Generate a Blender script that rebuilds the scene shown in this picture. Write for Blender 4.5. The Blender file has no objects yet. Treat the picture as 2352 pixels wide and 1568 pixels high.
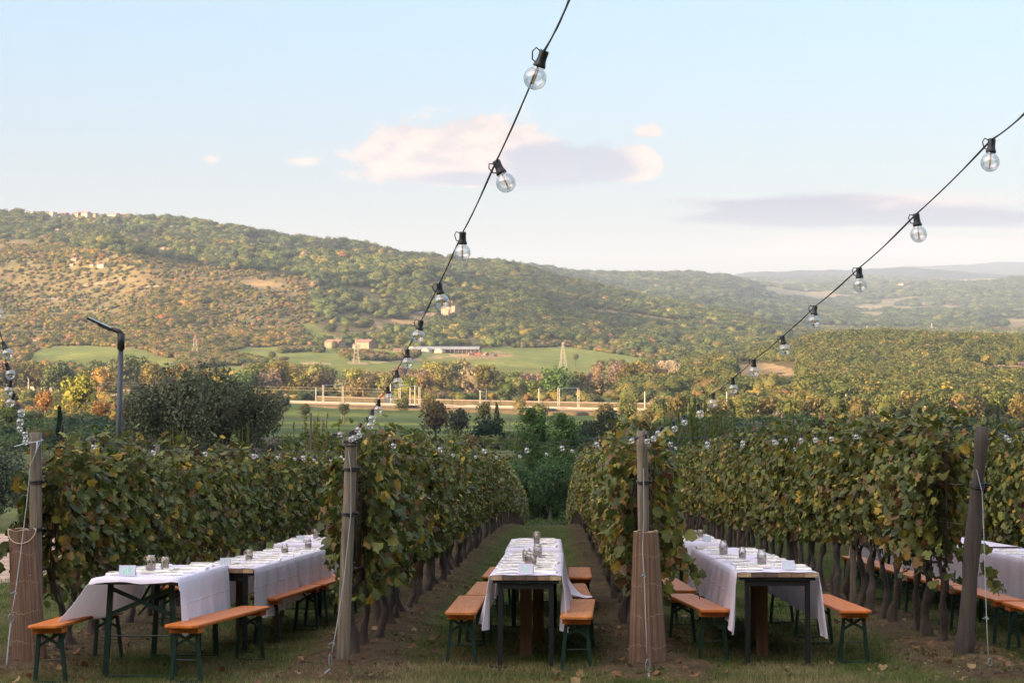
import bpy, math, random
import numpy as np
from mathutils import Vector, Matrix, Euler

# ------------------------------------------------------------------ camera, world, sun, exposure
SC = bpy.context.scene
COL = SC.collection
F = 4500.0            # focal length in units of a 2352-wide frame
HC = 1.715            # eye height above the vineyard ground
SLOPE = 0.064         # the vineyard falls away from the camera
RDX = 0.02311         # the rows run slightly to the right

cam_d = bpy.data.cameras.new('camera'); cam = bpy.data.objects.new('camera', cam_d); COL.objects.link(cam)
cam.location = (0, 0, HC); cam.rotation_euler = (math.pi/2, 0, 0)
cam_d.sensor_width = 36; cam_d.lens = 36*F/2352; cam_d.clip_start = 0.1; cam_d.clip_end = 60000
SC.camera = cam

SUN_AZ = math.atan2(-0.82, -0.57)     # low sun behind the camera on the left
SUN_EL = math.radians(8.5)
sdir = Vector((math.sin(SUN_AZ)*math.cos(SUN_EL), math.cos(SUN_AZ)*math.cos(SUN_EL), math.sin(SUN_EL)))
sun_d = bpy.data.lights.new('sun', 'SUN'); sun = bpy.data.objects.new('sun', sun_d); COL.objects.link(sun)
sun_d.energy = 4.0; sun_d.angle = math.radians(0.5); sun_d.color = (1.0, 0.68, 0.37)
sun.rotation_euler = sdir.to_track_quat('Z', 'Y').to_euler(); sun.location = (0, -5, 60)

SC.view_settings.view_transform = 'Standard'; SC.view_settings.look = 'None'
SC.view_settings.exposure = 2.65; SC.view_settings.gamma = 1; SC.view_settings.use_curve_mapping = False
SC.cycles.max_bounces = 6; SC.cycles.transparent_max_bounces = 24; SC.cycles.diffuse_bounces = 3
SC.cycles.volume_bounces = 0; SC.cycles.use_denoising = True
HAZE = 7.6e-5

class NT:
    """small helper to write node trees"""
    def __init__(s, tree): s.t = tree; s.n = tree.nodes; s.l = tree.links
    def new(s, typ, **kw):
        n = s.n.new(typ)
        for k, v in kw.items(): setattr(n, k, v)
        return n
    def put(s, sock, v):
        if v is None: return
        if isinstance(v, bpy.types.NodeSocket): s.l.new(v, sock)
        else: sock.default_value = v
    def math(s, op, a, b=None, c=None, clamp=False):
        n = s.new('ShaderNodeMath', operation=op, use_clamp=clamp)
        s.put(n.inputs[0], a); s.put(n.inputs[1], b)
        if c is not None: s.put(n.inputs[2], c)
        return n.outputs[0]
    def mix(s, f, a, b, mode='MIX'):
        n = s.new('ShaderNodeMix', data_type='RGBA', blend_type=mode)
        s.put(n.inputs[0], f); s.put(n.inputs[6], a); s.put(n.inputs[7], b)
        return n.outputs[2]
    def ramp(s, f, stops, interp='LINEAR'):
        n = s.new('ShaderNodeValToRGB'); n.color_ramp.interpolation = interp
        e = n.color_ramp.elements
        while len(e) < len(stops): e.new(0.5)
        for q, (p, c) in zip(e, stops):
            q.position = p; q.color = c if len(c) == 4 else (*c, 1)
        s.put(n.inputs[0], f); return n.outputs[0]
    def noise(s, vec, scale, detail=4, rough=0.55, dist=0.0, out=0):
        n = s.new('ShaderNodeTexNoise'); s.put(n.inputs['Vector'], vec)
        n.inputs['Scale'].default_value = scale; n.inputs['Detail'].default_value = detail
        n.inputs['Roughness'].default_value = rough; n.inputs['Distortion'].default_value = dist
        return n.outputs[out]
    def smooth(s, v, a, b):
        n = s.new('ShaderNodeMapRange', interpolation_type='SMOOTHSTEP')
        s.put(n.inputs[0], v); n.inputs[1].default_value = a; n.inputs[2].default_value = b
        return n.outputs[0]

world = bpy.data.worlds.new('World'); SC.world = world; world.use_nodes = True
w = NT(world.node_tree); w.n.clear()
sky = w.new('ShaderNodeTexSky', sky_type='NISHITA', sun_disc=False)
sky.sun_elevation = SUN_EL; sky.sun_rotation = SUN_AZ % (2*math.pi)
sky.altitude = 200; sky.air_density = 1.0; sky.dust_density = 1.6; sky.ozone_density = 1.2
SKY_GAIN = 0.20
tc = w.new('ShaderNodeTexCoord'); sep = w.new('ShaderNodeSeparateXYZ'); w.l.new(tc.outputs['Generated'], sep.inputs[0])
X, Y, Z = sep.outputs
Ys = w.math('MAXIMUM', Y, 0.02)
A = w.math('DIVIDE', X, Ys); B = w.math('DIVIDE', Z, Ys)
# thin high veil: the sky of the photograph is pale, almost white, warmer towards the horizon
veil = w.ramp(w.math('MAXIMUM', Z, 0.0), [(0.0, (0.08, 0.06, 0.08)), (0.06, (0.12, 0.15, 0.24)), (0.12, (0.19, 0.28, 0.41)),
                                         (0.2, (0.235, 0.375, 0.52)), (0.45, (0.60, 0.74, 0.92)), (1.0, (0.86, 0.94, 1.10))])  # overhead stops raised so the unseen sky fills the shaded foreground
# out of view, the veil is boosted and warmed sunward to fill the foreground
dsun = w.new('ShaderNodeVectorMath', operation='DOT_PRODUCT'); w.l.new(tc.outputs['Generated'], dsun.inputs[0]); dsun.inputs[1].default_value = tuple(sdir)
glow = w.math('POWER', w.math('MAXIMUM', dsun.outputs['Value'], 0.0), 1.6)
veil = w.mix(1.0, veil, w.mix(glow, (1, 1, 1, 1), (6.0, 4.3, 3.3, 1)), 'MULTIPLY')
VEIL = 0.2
cmb = w.new('ShaderNodeCombineXYZ'); w.l.new(A, cmb.inputs[0]); w.l.new(w.math('MULTIPLY', B, 1.7), cmb.inputs[1])
nz1 = w.noise(cmb.outputs[0], 38, 9, 0.64); nz2 = w.noise(cmb.outputs[0], 11, 5, 0.5)
cmb2 = w.new('ShaderNodeCombineXYZ'); w.l.new(w.math('ADD', A, 0.006), cmb2.inputs[0]); w.l.new(w.math('MULTIPLY', w.math('ADD', B, -0.005), 1.7), cmb2.inputs[1])
nzs = w.noise(cmb2.outputs[0], 38, 9, 0.64)
cmb3 = w.new('ShaderNodeCombineXYZ'); w.l.new(A, cmb3.inputs[0]); w.l.new(w.math('MULTIPLY', B, 7.0), cmb3.inputs[1])
nz3 = w.noise(cmb3.outputs[0], 14, 6, 0.55)
def ell(qx, qy, rx, ru, rd, nz, amt, soft):
    da = w.math('DIVIDE', w.math('SUBTRACT', A, (qx-1176)/F), rx/F)
    db = w.math('SUBTRACT', B, (784-qy)/F)
    up = w.math('DIVIDE', w.math('MAXIMUM', db, 0), ru/F); dn = w.math('DIVIDE', w.math('MINIMUM', db, 0), rd/F)
    d2 = w.math('ADD', w.math('MULTIPLY', up, up), w.math('MULTIPLY', dn, dn))
    r = w.math('SQRT', w.math('ADD', w.math('MULTIPLY', da, da), d2))
    e = w.math('SUBTRACT', 1.0, r)
    e = w.math('ADD', e, w.math('MULTIPLY', w.math('SUBTRACT', nz, 0.5), amt))
    return w.smooth(e, 0.0, soft)
front = w.smooth(Y, 0.3, 0.6)
def mx(*a):
    r = a[0]
    for b in a[1:]: r = w.math('MAXIMUM', r, b)
    return r
c_pink = mx(ell(1060, 388, 290, 140, 44, nz1, 1.35, 0.22), ell(1445, 394, 90, 66, 26, nz1, 1.5, 0.2), ell(1485, 306, 42, 22, 16, nz1, 2.4, 0.7),
            ell(705, 372, 60, 16, 14, nz1, 1.8, 0.8), ell(484, 366, 24, 12, 10, nz1, 1.8, 1.0))
c_grey = mx(ell(1300, 388, 190, 74, 40, nz1, 1.3, 0.3), ell(1160, 414, 330, 26, 16, nz1, 1.3, 0.5))
c_low = mx(ell(1800, 498, 330, 66, 30, nz3, 1.4, 0.4), ell(2170, 505, 350, 48, 24, nz3, 1.4, 0.5))
c_hi = mx(ell(2120, 470, 330, 34, 34, nz3, 1.7, 0.9), ell(2060, 562, 560, 34, 34, nz3, 1.8, 0.9), ell(2700, 520, 500, 40, 40, nz3, 1.8, 0.9))
shade = w.smooth(w.math('SUBTRACT', nz1, nzs), -0.10, 0.10)
pinkc = w.mix(shade, (0.80, 0.68, 0.68, 1), (1.14, 0.88, 0.76, 1))
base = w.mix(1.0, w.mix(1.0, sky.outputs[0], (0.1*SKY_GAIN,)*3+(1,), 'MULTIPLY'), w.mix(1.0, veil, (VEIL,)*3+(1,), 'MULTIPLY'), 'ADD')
CL = 0.150
def lay(base, m, col, k):
    c = w.mix(1.0, col, (CL, CL, CL, 1), 'MULTIPLY')
    return w.mix(w.math('MULTIPLY', w.math('MULTIPLY', m, front), k), base, c)
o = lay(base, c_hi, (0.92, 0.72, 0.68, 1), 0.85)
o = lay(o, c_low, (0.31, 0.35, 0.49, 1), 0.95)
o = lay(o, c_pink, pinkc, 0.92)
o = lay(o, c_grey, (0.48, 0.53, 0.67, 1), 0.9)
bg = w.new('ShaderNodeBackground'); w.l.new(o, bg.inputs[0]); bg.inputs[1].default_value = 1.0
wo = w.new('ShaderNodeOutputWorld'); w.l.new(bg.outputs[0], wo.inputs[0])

# ------------------------------------------------------------------ helpers
RNG = np.random.default_rng(7); random.seed(7)
def at(qx, qy, d): return Vector(((qx-1176)/F*d, d, HC-(qy-784)/F*d))
def st(qx, qy, h=0.0):
    t = (HC-h)*F/(qy-1072); return (qx-1280)/F*t, t
def GZ(t): return -SLOPE*t-0.0005*np.maximum(t-42, 0)**2      # the slope steepens further down
def G(s, t, h=0.0): return Vector((s+RDX*t, t, float(GZ(t))+h))
ROT0 = (-math.atan(SLOPE), 0, -RDX)
def tag(o, label=None, cat=None, group=None, kind=None):
    if label: o['label'] = label
    if cat: o['category'] = cat
    if group: o['group'] = group
    if kind: o['kind'] = kind
    return o
def link(o, parent=None):
    COL.objects.link(o)
    if parent: o.parent = parent
    return o
def empty(name, loc=(0,0,0), rot=(0,0,0), **kw):
    o = bpy.data.objects.new(name, None); o.location = loc; o.rotation_euler = rot; o.empty_display_size = 0.1
    link(o); return tag(o, **kw)
def put(name, mesh, parent=None, loc=(0,0,0), rot=(0,0,0), scale=(1,1,1), **kw):
    o = bpy.data.objects.new(name, mesh); o.location = loc; o.rotation_euler = rot; o.scale = scale
    link(o, parent); return tag(o, **kw)
def copy_thing(o, loc, rot=None, scale=None, parent=None, **kw):
    c = o.copy(); link(c, parent)
    if parent is None:
        c.location = loc
        if rot is not None: c.rotation_euler = rot
        if scale is not None: c.scale = scale
    for ch in KIDS.get(o.name, []) or [k for k in o.children]:
        copy_thing(ch, None, parent=c)
    return tag(c, **kw)
KIDS = {}
class MB:
    def __init__(s): s.v = []; s.f = []; s.mi = []; s.cur = 0; s.sm = []; s.smooth = False
    def add(s, vs, fs):
        b = len(s.v); s.v += [tuple(v) for v in vs]
        for f in fs: s.f.append(tuple(i+b for i in f)); s.mi.append(s.cur); s.sm.append(s.smooth)
        return s
    def box(s, c, size, rot=None, ch=0.0):
        sx, sy, sz = [k/2 for k in size]; R = rot or Matrix.Identity(3)
        vs = [Vector(c)+R@Vector((x*sx, y*sy, z*sz)) for x in (-1,1) for y in (-1,1) for z in (-1,1)]
        return s.add(vs, [(0,1,3,2),(4,6,7,5),(0,4,5,1),(2,3,7,6),(0,2,6,4),(1,5,7,3)])
    def bar(s, p, q, a, b, up=(0,0,1)):
        p = Vector(p); q = Vector(q); d = (q-p); L = d.length; d.normalize(); u = Vector(up)
        if abs(d.dot(u)) > 0.98: u = Vector((0,1,0))
        x = d.cross(u).normalized(); z = x.cross(d).normalized()
        R = Matrix((x, d, z)).transposed()
        return s.box((p+q)/2, (a, L, b), R)
    def tube(s, pts, rad, n=6, cap=True):
        pts = [Vector(p) for p in pts]; m = len(pts)
        if not hasattr(rad, '__len__'): rad = [rad]*m
        rings = []; prev = None
        for i, p in enumerate(pts):
            d = (pts[min(i+1,m-1)]-pts[max(i-1,0)])
            if d.length < 1e-9: d = Vector((0,0,1))
            d.normalize()
            if prev is None:
                a = Vector((1,0,0)) if abs(d.x) < 0.8 else Vector((0,1,0))
                x = (a-d*a.dot(d)).normalized()
            else:
                x = prev-d*prev.dot(d)
                x = x.normalized() if x.length > 1e-6 else prev
            prev = x; y = d.cross(x)
            rings.append([p+(x*math.cos(2*math.pi*k/n)+y*math.sin(2*math.pi*k/n))*rad[i] for k in range(n)])
        vs = [v for r in rings for v in r]; fs = []
        for i in range(m-1):
            for k in range(n): fs.append((i*n+k, i*n+(k+1)%n, (i+1)*n+(k+1)%n, (i+1)*n+k))
        if cap: fs.append(tuple(range(n))[::-1]); fs.append(tuple((m-1)*n+k for k in range(n)))
        return s.add(vs, fs)
    def lathe(s, prof, n=16, c=(0,0,0), sq=0.0):
        vs = []; fs = []; m = len(prof)
        for r, z in prof:
            for k in range(n):
                a = 2*math.pi*k/n
                q = 1+sq*(1/max(abs(math.cos(a)), abs(math.sin(a)))-1)
                vs.append((c[0]+r*q*math.cos(a), c[1]+r*q*math.sin(a), c[2]+z))
        for i in range(m-1):
            for k in range(n): fs.append((i*n+k, i*n+(k+1)%n, (i+1)*n+(k+1)%n, (i+1)*n+k))
        return s.add(vs, fs)
    def grid(s, P):
        """P: list of rows of points"""
        n = len(P); m = len(P[0]); vs = [p for r in P for p in r]
        return s.add(vs, [(i*m+j, i*m+j+1, (i+1)*m+j+1, (i+1)*m+j) for i in range(n-1) for j in range(m-1)])
    def mesh(s, name, mats):
        me = bpy.data.meshes.new(name); me.from_pydata(s.v, [], s.f)
        if not isinstance(mats, (list, tuple)): mats = [mats]
        for m in mats: me.materials.append(m)
        me.polygons.foreach_set('material_index', s.mi); me.polygons.foreach_set('use_smooth', s.sm)
        me.update(); return me
def np_mesh(name, V, Fq, mats, k=4, col=None, smooth=False, mi=None):
    """fast mesh from arrays; Fq (n,k)"""
    me = bpy.data.meshes.new(name); V = np.asarray(V, np.float32); Fq = np.asarray(Fq, np.int32)
    me.vertices.add(len(V)); me.vertices.foreach_set('co', V.ravel())
    me.loops.add(Fq.size); me.loops.foreach_set('vertex_index', Fq.ravel())
    me.polygons.add(len(Fq)); me.polygons.foreach_set('loop_start', np.arange(0, Fq.size, k, dtype=np.int32))
    try: me.polygons.foreach_set('loop_total', np.full(len(Fq), k, np.int32))
    except Exception: pass
    if smooth: me.polygons.foreach_set('use_smooth', np.ones(len(Fq), bool))
    if not isinstance(mats, (list, tuple)): mats = [mats]
    for m in mats: me.materials.append(m)
    if mi is not None: me.polygons.foreach_set('material_index', np.asarray(mi, np.int32))
    if col is not None:
        a = me.attributes.new('col', 'FLOAT_COLOR', 'POINT')
        c = np.ones((len(V), 4), np.float32); c[:, :3] = col; a.data.foreach_set('color', c.ravel())
    me.update(calc_edges=True); return me

def hash2(ix, iy, seed):
    n = (ix.astype(np.int64)*374761393 + iy.astype(np.int64)*668265263 + seed*974711) & 0x7fffffff
    n = ((n ^ (n >> 13))*1274126177) & 0x7fffffff
    n = n ^ (n >> 16); return (n & 0xffff)/65535.0
def vnoise(x, y, seed=0):
    ix = np.floor(x); iy = np.floor(y); fx = x-ix; fy = y-iy
    fx = fx*fx*(3-2*fx); fy = fy*fy*(3-2*fy)
    a = hash2(ix, iy, seed); b = hash2(ix+1, iy, seed); c = hash2(ix, iy+1, seed); d = hash2(ix+1, iy+1, seed)
    return (a*(1-fx)+b*fx)*(1-fy)+(c*(1-fx)+d*fx)*fy
def fbm(x, y, seed=0, o=4):
    r = 0; a = 0.5; t = 0
    for i in range(o): r = r+a*vnoise(x*2**i, y*2**i, seed+i*13); t += a; a *= 0.5
    return r/t
def sstep(x, a, b):
    t = np.clip((x-a)/(b-a), 0, 1); return t*t*(3-2*t)

# ------------------------------------------------------------------ materials
def mat(name, base=(0.5,0.5,0.5), rough=0.6, metal=0.0, var=0.25, scale=8.0, bump=0.0, bscale=None, stretch=None, base2=None, spec=None, coat=0.0):
    m = bpy.data.materials.new(name); m.use_nodes = True; t = NT(m.node_tree)
    p = t.n['Principled BSDF']; tcn = t.new('ShaderNodeTexCoord'); vec = tcn.outputs['Object']
    if stretch:
        mp = t.new('ShaderNodeMapping'); t.l.new(vec, mp.inputs[0]); mp.inputs['Scale'].default_value = stretch; vec = mp.outputs[0]
    nz = t.noise(vec, scale, 5, 0.6)
    b2 = base2 or tuple(c*(1-var) for c in base)
    b1 = tuple(min(1, c*(1+var*0.6)) for c in base)
    t.put(p.inputs['Base Color'], t.ramp(nz, [(0.3, b2), (0.7, b1)]))
    p.inputs['Roughness'].default_value = rough; p.inputs['Metallic'].default_value = metal
    if spec is not None: p.inputs['Specular IOR Level'].default_value = spec
    if coat: p.inputs['Coat Weight'].default_value = coat; p.inputs['Coat Roughness'].default_value = 0.25
    if bump:
        bn = t.new('ShaderNodeBump'); bn.inputs['Strength'].default_value = bump; bn.inputs['Distance'].default_value = 0.01
        t.l.new(t.noise(vec, bscale or scale*3, 4, 0.6), bn.inputs['Height']); t.l.new(bn.outputs[0], p.inputs['Normal'])
    return m
def leafmat(name, transl=0.3, attr='col', rough=0.5, tint=False, fixed=None, spec=0.3, nscale=None):
    m = bpy.data.materials.new(name); m.use_nodes = True; t = NT(m.node_tree); t.n.clear()
    if fixed: c = t.new('ShaderNodeRGB'); c.outputs[0].default_value = (*fixed, 1); c = c.outputs[0]
    else: c = t.new('ShaderNodeAttribute', attribute_name=attr).outputs['Color']
    if tint:
        ti = t.new('ShaderNodeAttribute', attribute_name='tint', attribute_type='INSTANCER')
        c = t.mix(1.0, c, ti.outputs['Color'], 'MULTIPLY')
    if nscale:
        tcn = t.new('ShaderNodeTexCoord')
        nz = t.ramp(t.noise(tcn.outputs['Object'], nscale, 3), [(0.3, (0.62,0.62,0.62)), (0.7, (1.25,1.2,1.1))])
        c = t.mix(1.0, c, nz, 'MULTIPLY')
    p = t.new('ShaderNodeBsdfPrincipled'); t.put(p.inputs['Base Color'], c); p.inputs['Roughness'].default_value = rough
    p.inputs['Specular IOR Level'].default_value = spec
    o = t.new('ShaderNodeOutputMaterial')
    if transl > 0:
        tr = t.new('ShaderNodeBsdfTranslucent'); t.put(tr.inputs[0], c)
        mxn = t.new('ShaderNodeMixShader'); mxn.inputs[0].default_value = transl
        t.l.new(p.outputs[0], mxn.inputs[1]); t.l.new(tr.outputs[0], mxn.inputs[2]); t.l.new(mxn.outputs[0], o.inputs[0])
    else: t.l.new(p.outputs[0], o.inputs[0])
    return m
def glassmat(name, tint=(0.95,0.97,0.97), refl=1.0):
    m = bpy.data.materials.new(name); m.use_nodes = True; t = NT(m.node_tree); t.n.clear()
    tr = t.new('ShaderNodeBsdfTransparent'); tr.inputs[0].default_value = (*tint, 1)
    gl = t.new('ShaderNodeBsdfGlossy'); gl.inputs['Roughness'].default_value = 0.04
    fr = t.new('ShaderNodeFresnel'); fr.inputs[0].default_value = 1.5
    f = t.math('MINIMUM', t.math('ADD', t.math('MULTIPLY', fr.outputs[0], refl), 0.11), 0.62)
    mm = t.new('ShaderNodeMixShader'); t.l.new(f, mm.inputs[0]); t.l.new(tr.outputs[0], mm.inputs[1]); t.l.new(gl.outputs[0], mm.inputs[2])
    o = t.new('ShaderNodeOutputMaterial'); t.l.new(mm.outputs[0], o.inputs[0]); return m
M = {}
M['vine_leaf'] = leafmat('vine_leaf', 0.30, nscale=9, rough=0.52, spec=0.26)
M['grass'] = leafmat('grass', 0.25, rough=0.7, spec=0.1)
M['crown'] = leafmat('crown_leaves', 0.22, tint=True, rough=0.75, spec=0.12)
M['bark'] = mat('vine_bark', (0.058,0.043,0.033), 0.9, var=0.5, scale=30, bump=1.0, stretch=(1,1,0.25))
M['trunk'] = mat('tree_bark', (0.09,0.07,0.055), 0.9, var=0.4, scale=6, bump=0.6)
M['post'] = mat('post_wood', (0.215,0.17,0.12), 0.85, var=0.4, scale=30, bump=1.0, stretch=(1,1,0.05), base2=(0.06,0.05,0.038))
M['post_old'] = mat('old_post_wood', (0.055,0.043,0.036), 0.9, var=0.5, scale=20, bump=1.0, stretch=(1,1,0.08))
M['reed'] = mat('reed', (0.155,0.088,0.056), 0.8, var=0.35, scale=60, bump=0.5, stretch=(1,1,0.05))
M['reed2'] = mat('reed_pale', (0.21,0.13,0.085), 0.8, var=0.35, scale=60, stretch=(1,1,0.05))
M['reed_dark'] = mat('reed_inside', (0.10,0.06,0.04), 0.9)
M['twine'] = mat('twine', (0.45,0.34,0.23), 0.9, var=0.2, scale=80)
M['rope'] = mat('steel_rope', (0.20,0.21,0.20), 0.55, metal=0.3, var=0.25, scale=90)
M['wire'] = mat('wire', (0.23,0.24,0.24), 0.45, metal=0.6, scale=40)
M['strap'] = mat('black_strap', (0.012,0.012,0.013), 0.5)
M['orange'] = mat('orange_lacquer', (0.50,0.145,0.03), 0.5, var=0.22, scale=5, stretch=(9,0.5,1), bump=0.12, spec=0.16)
M['orange_worn'] = mat('orange_worn', (0.42,0.155,0.045), 0.58, var=0.3, scale=5, stretch=(9,0.5,1), bump=0.12, spec=0.12)
M['chip'] = mat('scuff', (0.7,0.6,0.5), 0.8)
M['green'] = mat('green_steel', (0.004,0.024,0.017), 0.4, var=0.3, scale=20)
M['black'] = mat('black_steel', (0.009,0.0095,0.011), 0.5, metal=0.3, var=0.4, scale=15)
M['board'] = mat('dark_board', (0.07,0.052,0.038), 0.7, var=0.3)
M['plank_a'] = mat('plank_pale', (0.42,0.30,0.18), 0.75, var=0.3, scale=30, stretch=(1,0.1,1))
M['plank_b'] = mat('plank_dark', (0.12,0.075,0.05), 0.8, var=0.3, scale=30, stretch=(1,0.1,1))
M['plank_c'] = mat('plank_mid', (0.24,0.15,0.09), 0.8, var=0.3, scale=30, stretch=(1,0.1,1))
M['support'] = mat('support_wood', (0.19,0.095,0.05), 0.8, var=0.35, scale=18, stretch=(1,1,0.08))
M['paper'] = mat('paper', (0.68,0.63,0.56), 0.85, var=0.1, scale=30)
M['film'] = mat('clear_film_packet', (0.84,0.81,0.77), 0.35, var=0.3, scale=40, bump=0.8, bscale=90)
M['ink'] = mat('green_ink', (0.38,0.78,0.55), 0.8, var=0.05)
M['print'] = mat('dark_print', (0.08,0.07,0.07), 0.6)
M['redprint'] = mat('red_print', (0.45,0.06,0.05), 0.6)
M['sand'] = mat('sand', (0.40,0.31,0.22), 0.95, var=0.35, scale=150)
M['card'] = mat('card', (0.50,0.50,0.60), 0.8, var=0.04)
M['plastic'] = mat('black_plastic', (0.012,0.012,0.016), 0.42, var=0.3)
M['amber'] = mat('filament', (0.62,0.30,0.09), 0.5, var=0.1)
M['bulb'] = glassmat('bulb_glass', (0.955,0.965,0.97), 1.9)
M['jar'] = glassmat('jar_glass', (0.90,0.92,0.92), 2.0)
M['pole'] = mat('lamp_pole', (0.045,0.05,0.06), 0.45, metal=0.3, var=0.15, scale=4)
M['panel'] = mat('solar_panel', (0.02,0.025,0.035), 0.15, var=0.2)
M['rust'] = mat('rusty_pole', (0.085,0.055,0.042), 0.85, var=0.4)
M['wall'] = mat('warm_plaster', (0.23,0.17,0.11), 0.9, var=0.18, scale=0.4)
M['wall2'] = mat('pale_plaster', (0.32,0.27,0.22), 0.9, var=0.15, scale=0.4)
M['roof'] = mat('terracotta_roof', (0.22,0.12,0.085), 0.9, var=0.3, scale=1.5)
M['window'] = mat('window_dark', (0.05,0.045,0.045), 0.3)
M['metalroof'] = mat('barn_roof', (0.17,0.17,0.18), 0.6, var=0.15, scale=0.2)
M['concrete'] = mat('pale_concrete', (0.16,0.13,0.11), 0.9, var=0.15, scale=0.3)
M['ballast'] = mat('ballast', (0.065,0.048,0.036), 0.95, var=0.3, scale=0.6)
M['rail'] = mat('rail_steel', (0.35,0.3,0.27), 0.4, metal=0.5)
M['drygrass'] = mat('dry_grass_bank', (0.07,0.055,0.028), 0.95, var=0.35, scale=0.25)
M['pylon'] = mat('galvanised_steel', (0.34,0.30,0.24), 0.6, var=0.1)
M['pylonred'] = mat('red_paint', (0.3,0.07,0.045), 0.6, var=0.1)
M['rock'] = mat('rock', (0.22,0.175,0.12), 0.95, var=0.5, scale=0.25, bump=1.0)
M['yellow'] = mat('yellow_plastic', (0.75,0.62,0.08), 0.4, var=0.05)
M['drum'] = mat('dark_shade', (0.03,0.03,0.03), 0.8)
M['orangerim'] = mat('orange_plastic', (0.75,0.24,0.05), 0.4, var=0.05)
def clothmat():
    m = bpy.data.materials.new('white_cloth'); m.use_nodes = True; t = NT(m.node_tree); p = t.n['Principled BSDF']
    p.inputs['Base Color'].default_value = (0.78,0.72,0.82,1); p.inputs['Roughness'].default_value = 0.8
    p.inputs['Specular IOR Level'].default_value = 0.2
    tcn = t.new('ShaderNodeTexCoord'); v = tcn.outputs['Object']
    sp = t.new('ShaderNodeSeparateXYZ'); t.l.new(v, sp.inputs[0])
    # ironed fold lines across and along the cloth
    fold = t.math('MULTIPLY', t.math('ABSOLUTE', t.math('SUBTRACT', t.math('FRACT', t.math('MULTIPLY', sp.outputs[1], 3.6)), 0.5)), 2)
    fold = t.smooth(fold, 0.90, 1.0)
    fold2 = t.math('MULTIPLY', t.math('ABSOLUTE', t.math('SUBTRACT', t.math('FRACT', t.math('MULTIPLY', sp.outputs[2], 3.3)), 0.5)), 2)
    fold2 = t.smooth(fold2, 0.93, 1.0)
    mp = t.new('ShaderNodeMapping'); t.l.new(v, mp.inputs[0]); mp.inputs['Scale'].default_value = (3, 9, 1.6)
    h = t.math('ADD', t.math('MULTIPLY', t.noise(mp.outputs[0], 1.6, 4, 0.5), 1.6), t.math('MULTIPLY', t.math('ADD', fold, fold2), 0.18))
    bn = t.new('ShaderNodeBump'); bn.inputs['Strength'].default_value = 0.55; bn.inputs['Distance'].default_value = 0.02
    t.l.new(h, bn.inputs['Height']); t.l.new(bn.outputs[0], p.inputs['Normal'])
    tr = t.new('ShaderNodeBsdfTranslucent'); tr.inputs[0].default_value = (0.75,0.68,0.72,1)
    mm = t.new('ShaderNodeMixShader'); mm.inputs[0].default_value = 0.18
    o = t.n['Material Output']; t.l.new(p.outputs[0], mm.inputs[1]); t.l.new(tr.outputs[0], mm.inputs[2]); t.l.new(mm.outputs[0], o.inputs[0])
    return m
M['cloth'] = clothmat()
def groundmat(name, sc1, sc2, amt, bump, bd, s3=None):
    m = bpy.data.materials.new(name); m.use_nodes = True; t = NT(m.node_tree); p = t.n['Principled BSDF']
    c = t.new('ShaderNodeAttribute', attribute_name='col').outputs['Color']
    tcn = t.new('ShaderNodeTexCoord'); v = tcn.outputs['Object']
    n1 = t.noise(v, sc1, 6, 0.65); n2 = t.noise(v, sc2, 5, 0.6)
    k = t.ramp(n1, [(0.3, (1-amt,)*3), (0.7, (1+amt,)*3)]); k2 = t.ramp(n2, [(0.3, (1-amt*.7, 1-amt*.8, 1-amt*.7)), (0.7, (1+amt*.9, 1+amt*.6, 1+amt*.3))])
    t.put(p.inputs['Base Color'], t.mix(1.0, t.mix(1.0, c, k, 'MULTIPLY'), k2, 'MULTIPLY'))
    p.inputs['Roughness'].default_value = 0.95; p.inputs['Specular IOR Level'].default_value = 0.05
    bn = t.new('ShaderNodeBump'); bn.inputs['Strength'].default_value = bump; bn.inputs['Distance'].default_value = bd
    t.l.new(n1, bn.inputs['Height']); t.l.new(bn.outputs[0], p.inputs['Normal']); return m
M['ground'] = groundmat('vineyard_ground', 14.0, 1.7, 0.45, 1.0, 0.05)
M['terrain'] = groundmat('countryside', 0.11, 0.012, 0.28, 0.5, 2.0)
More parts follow.
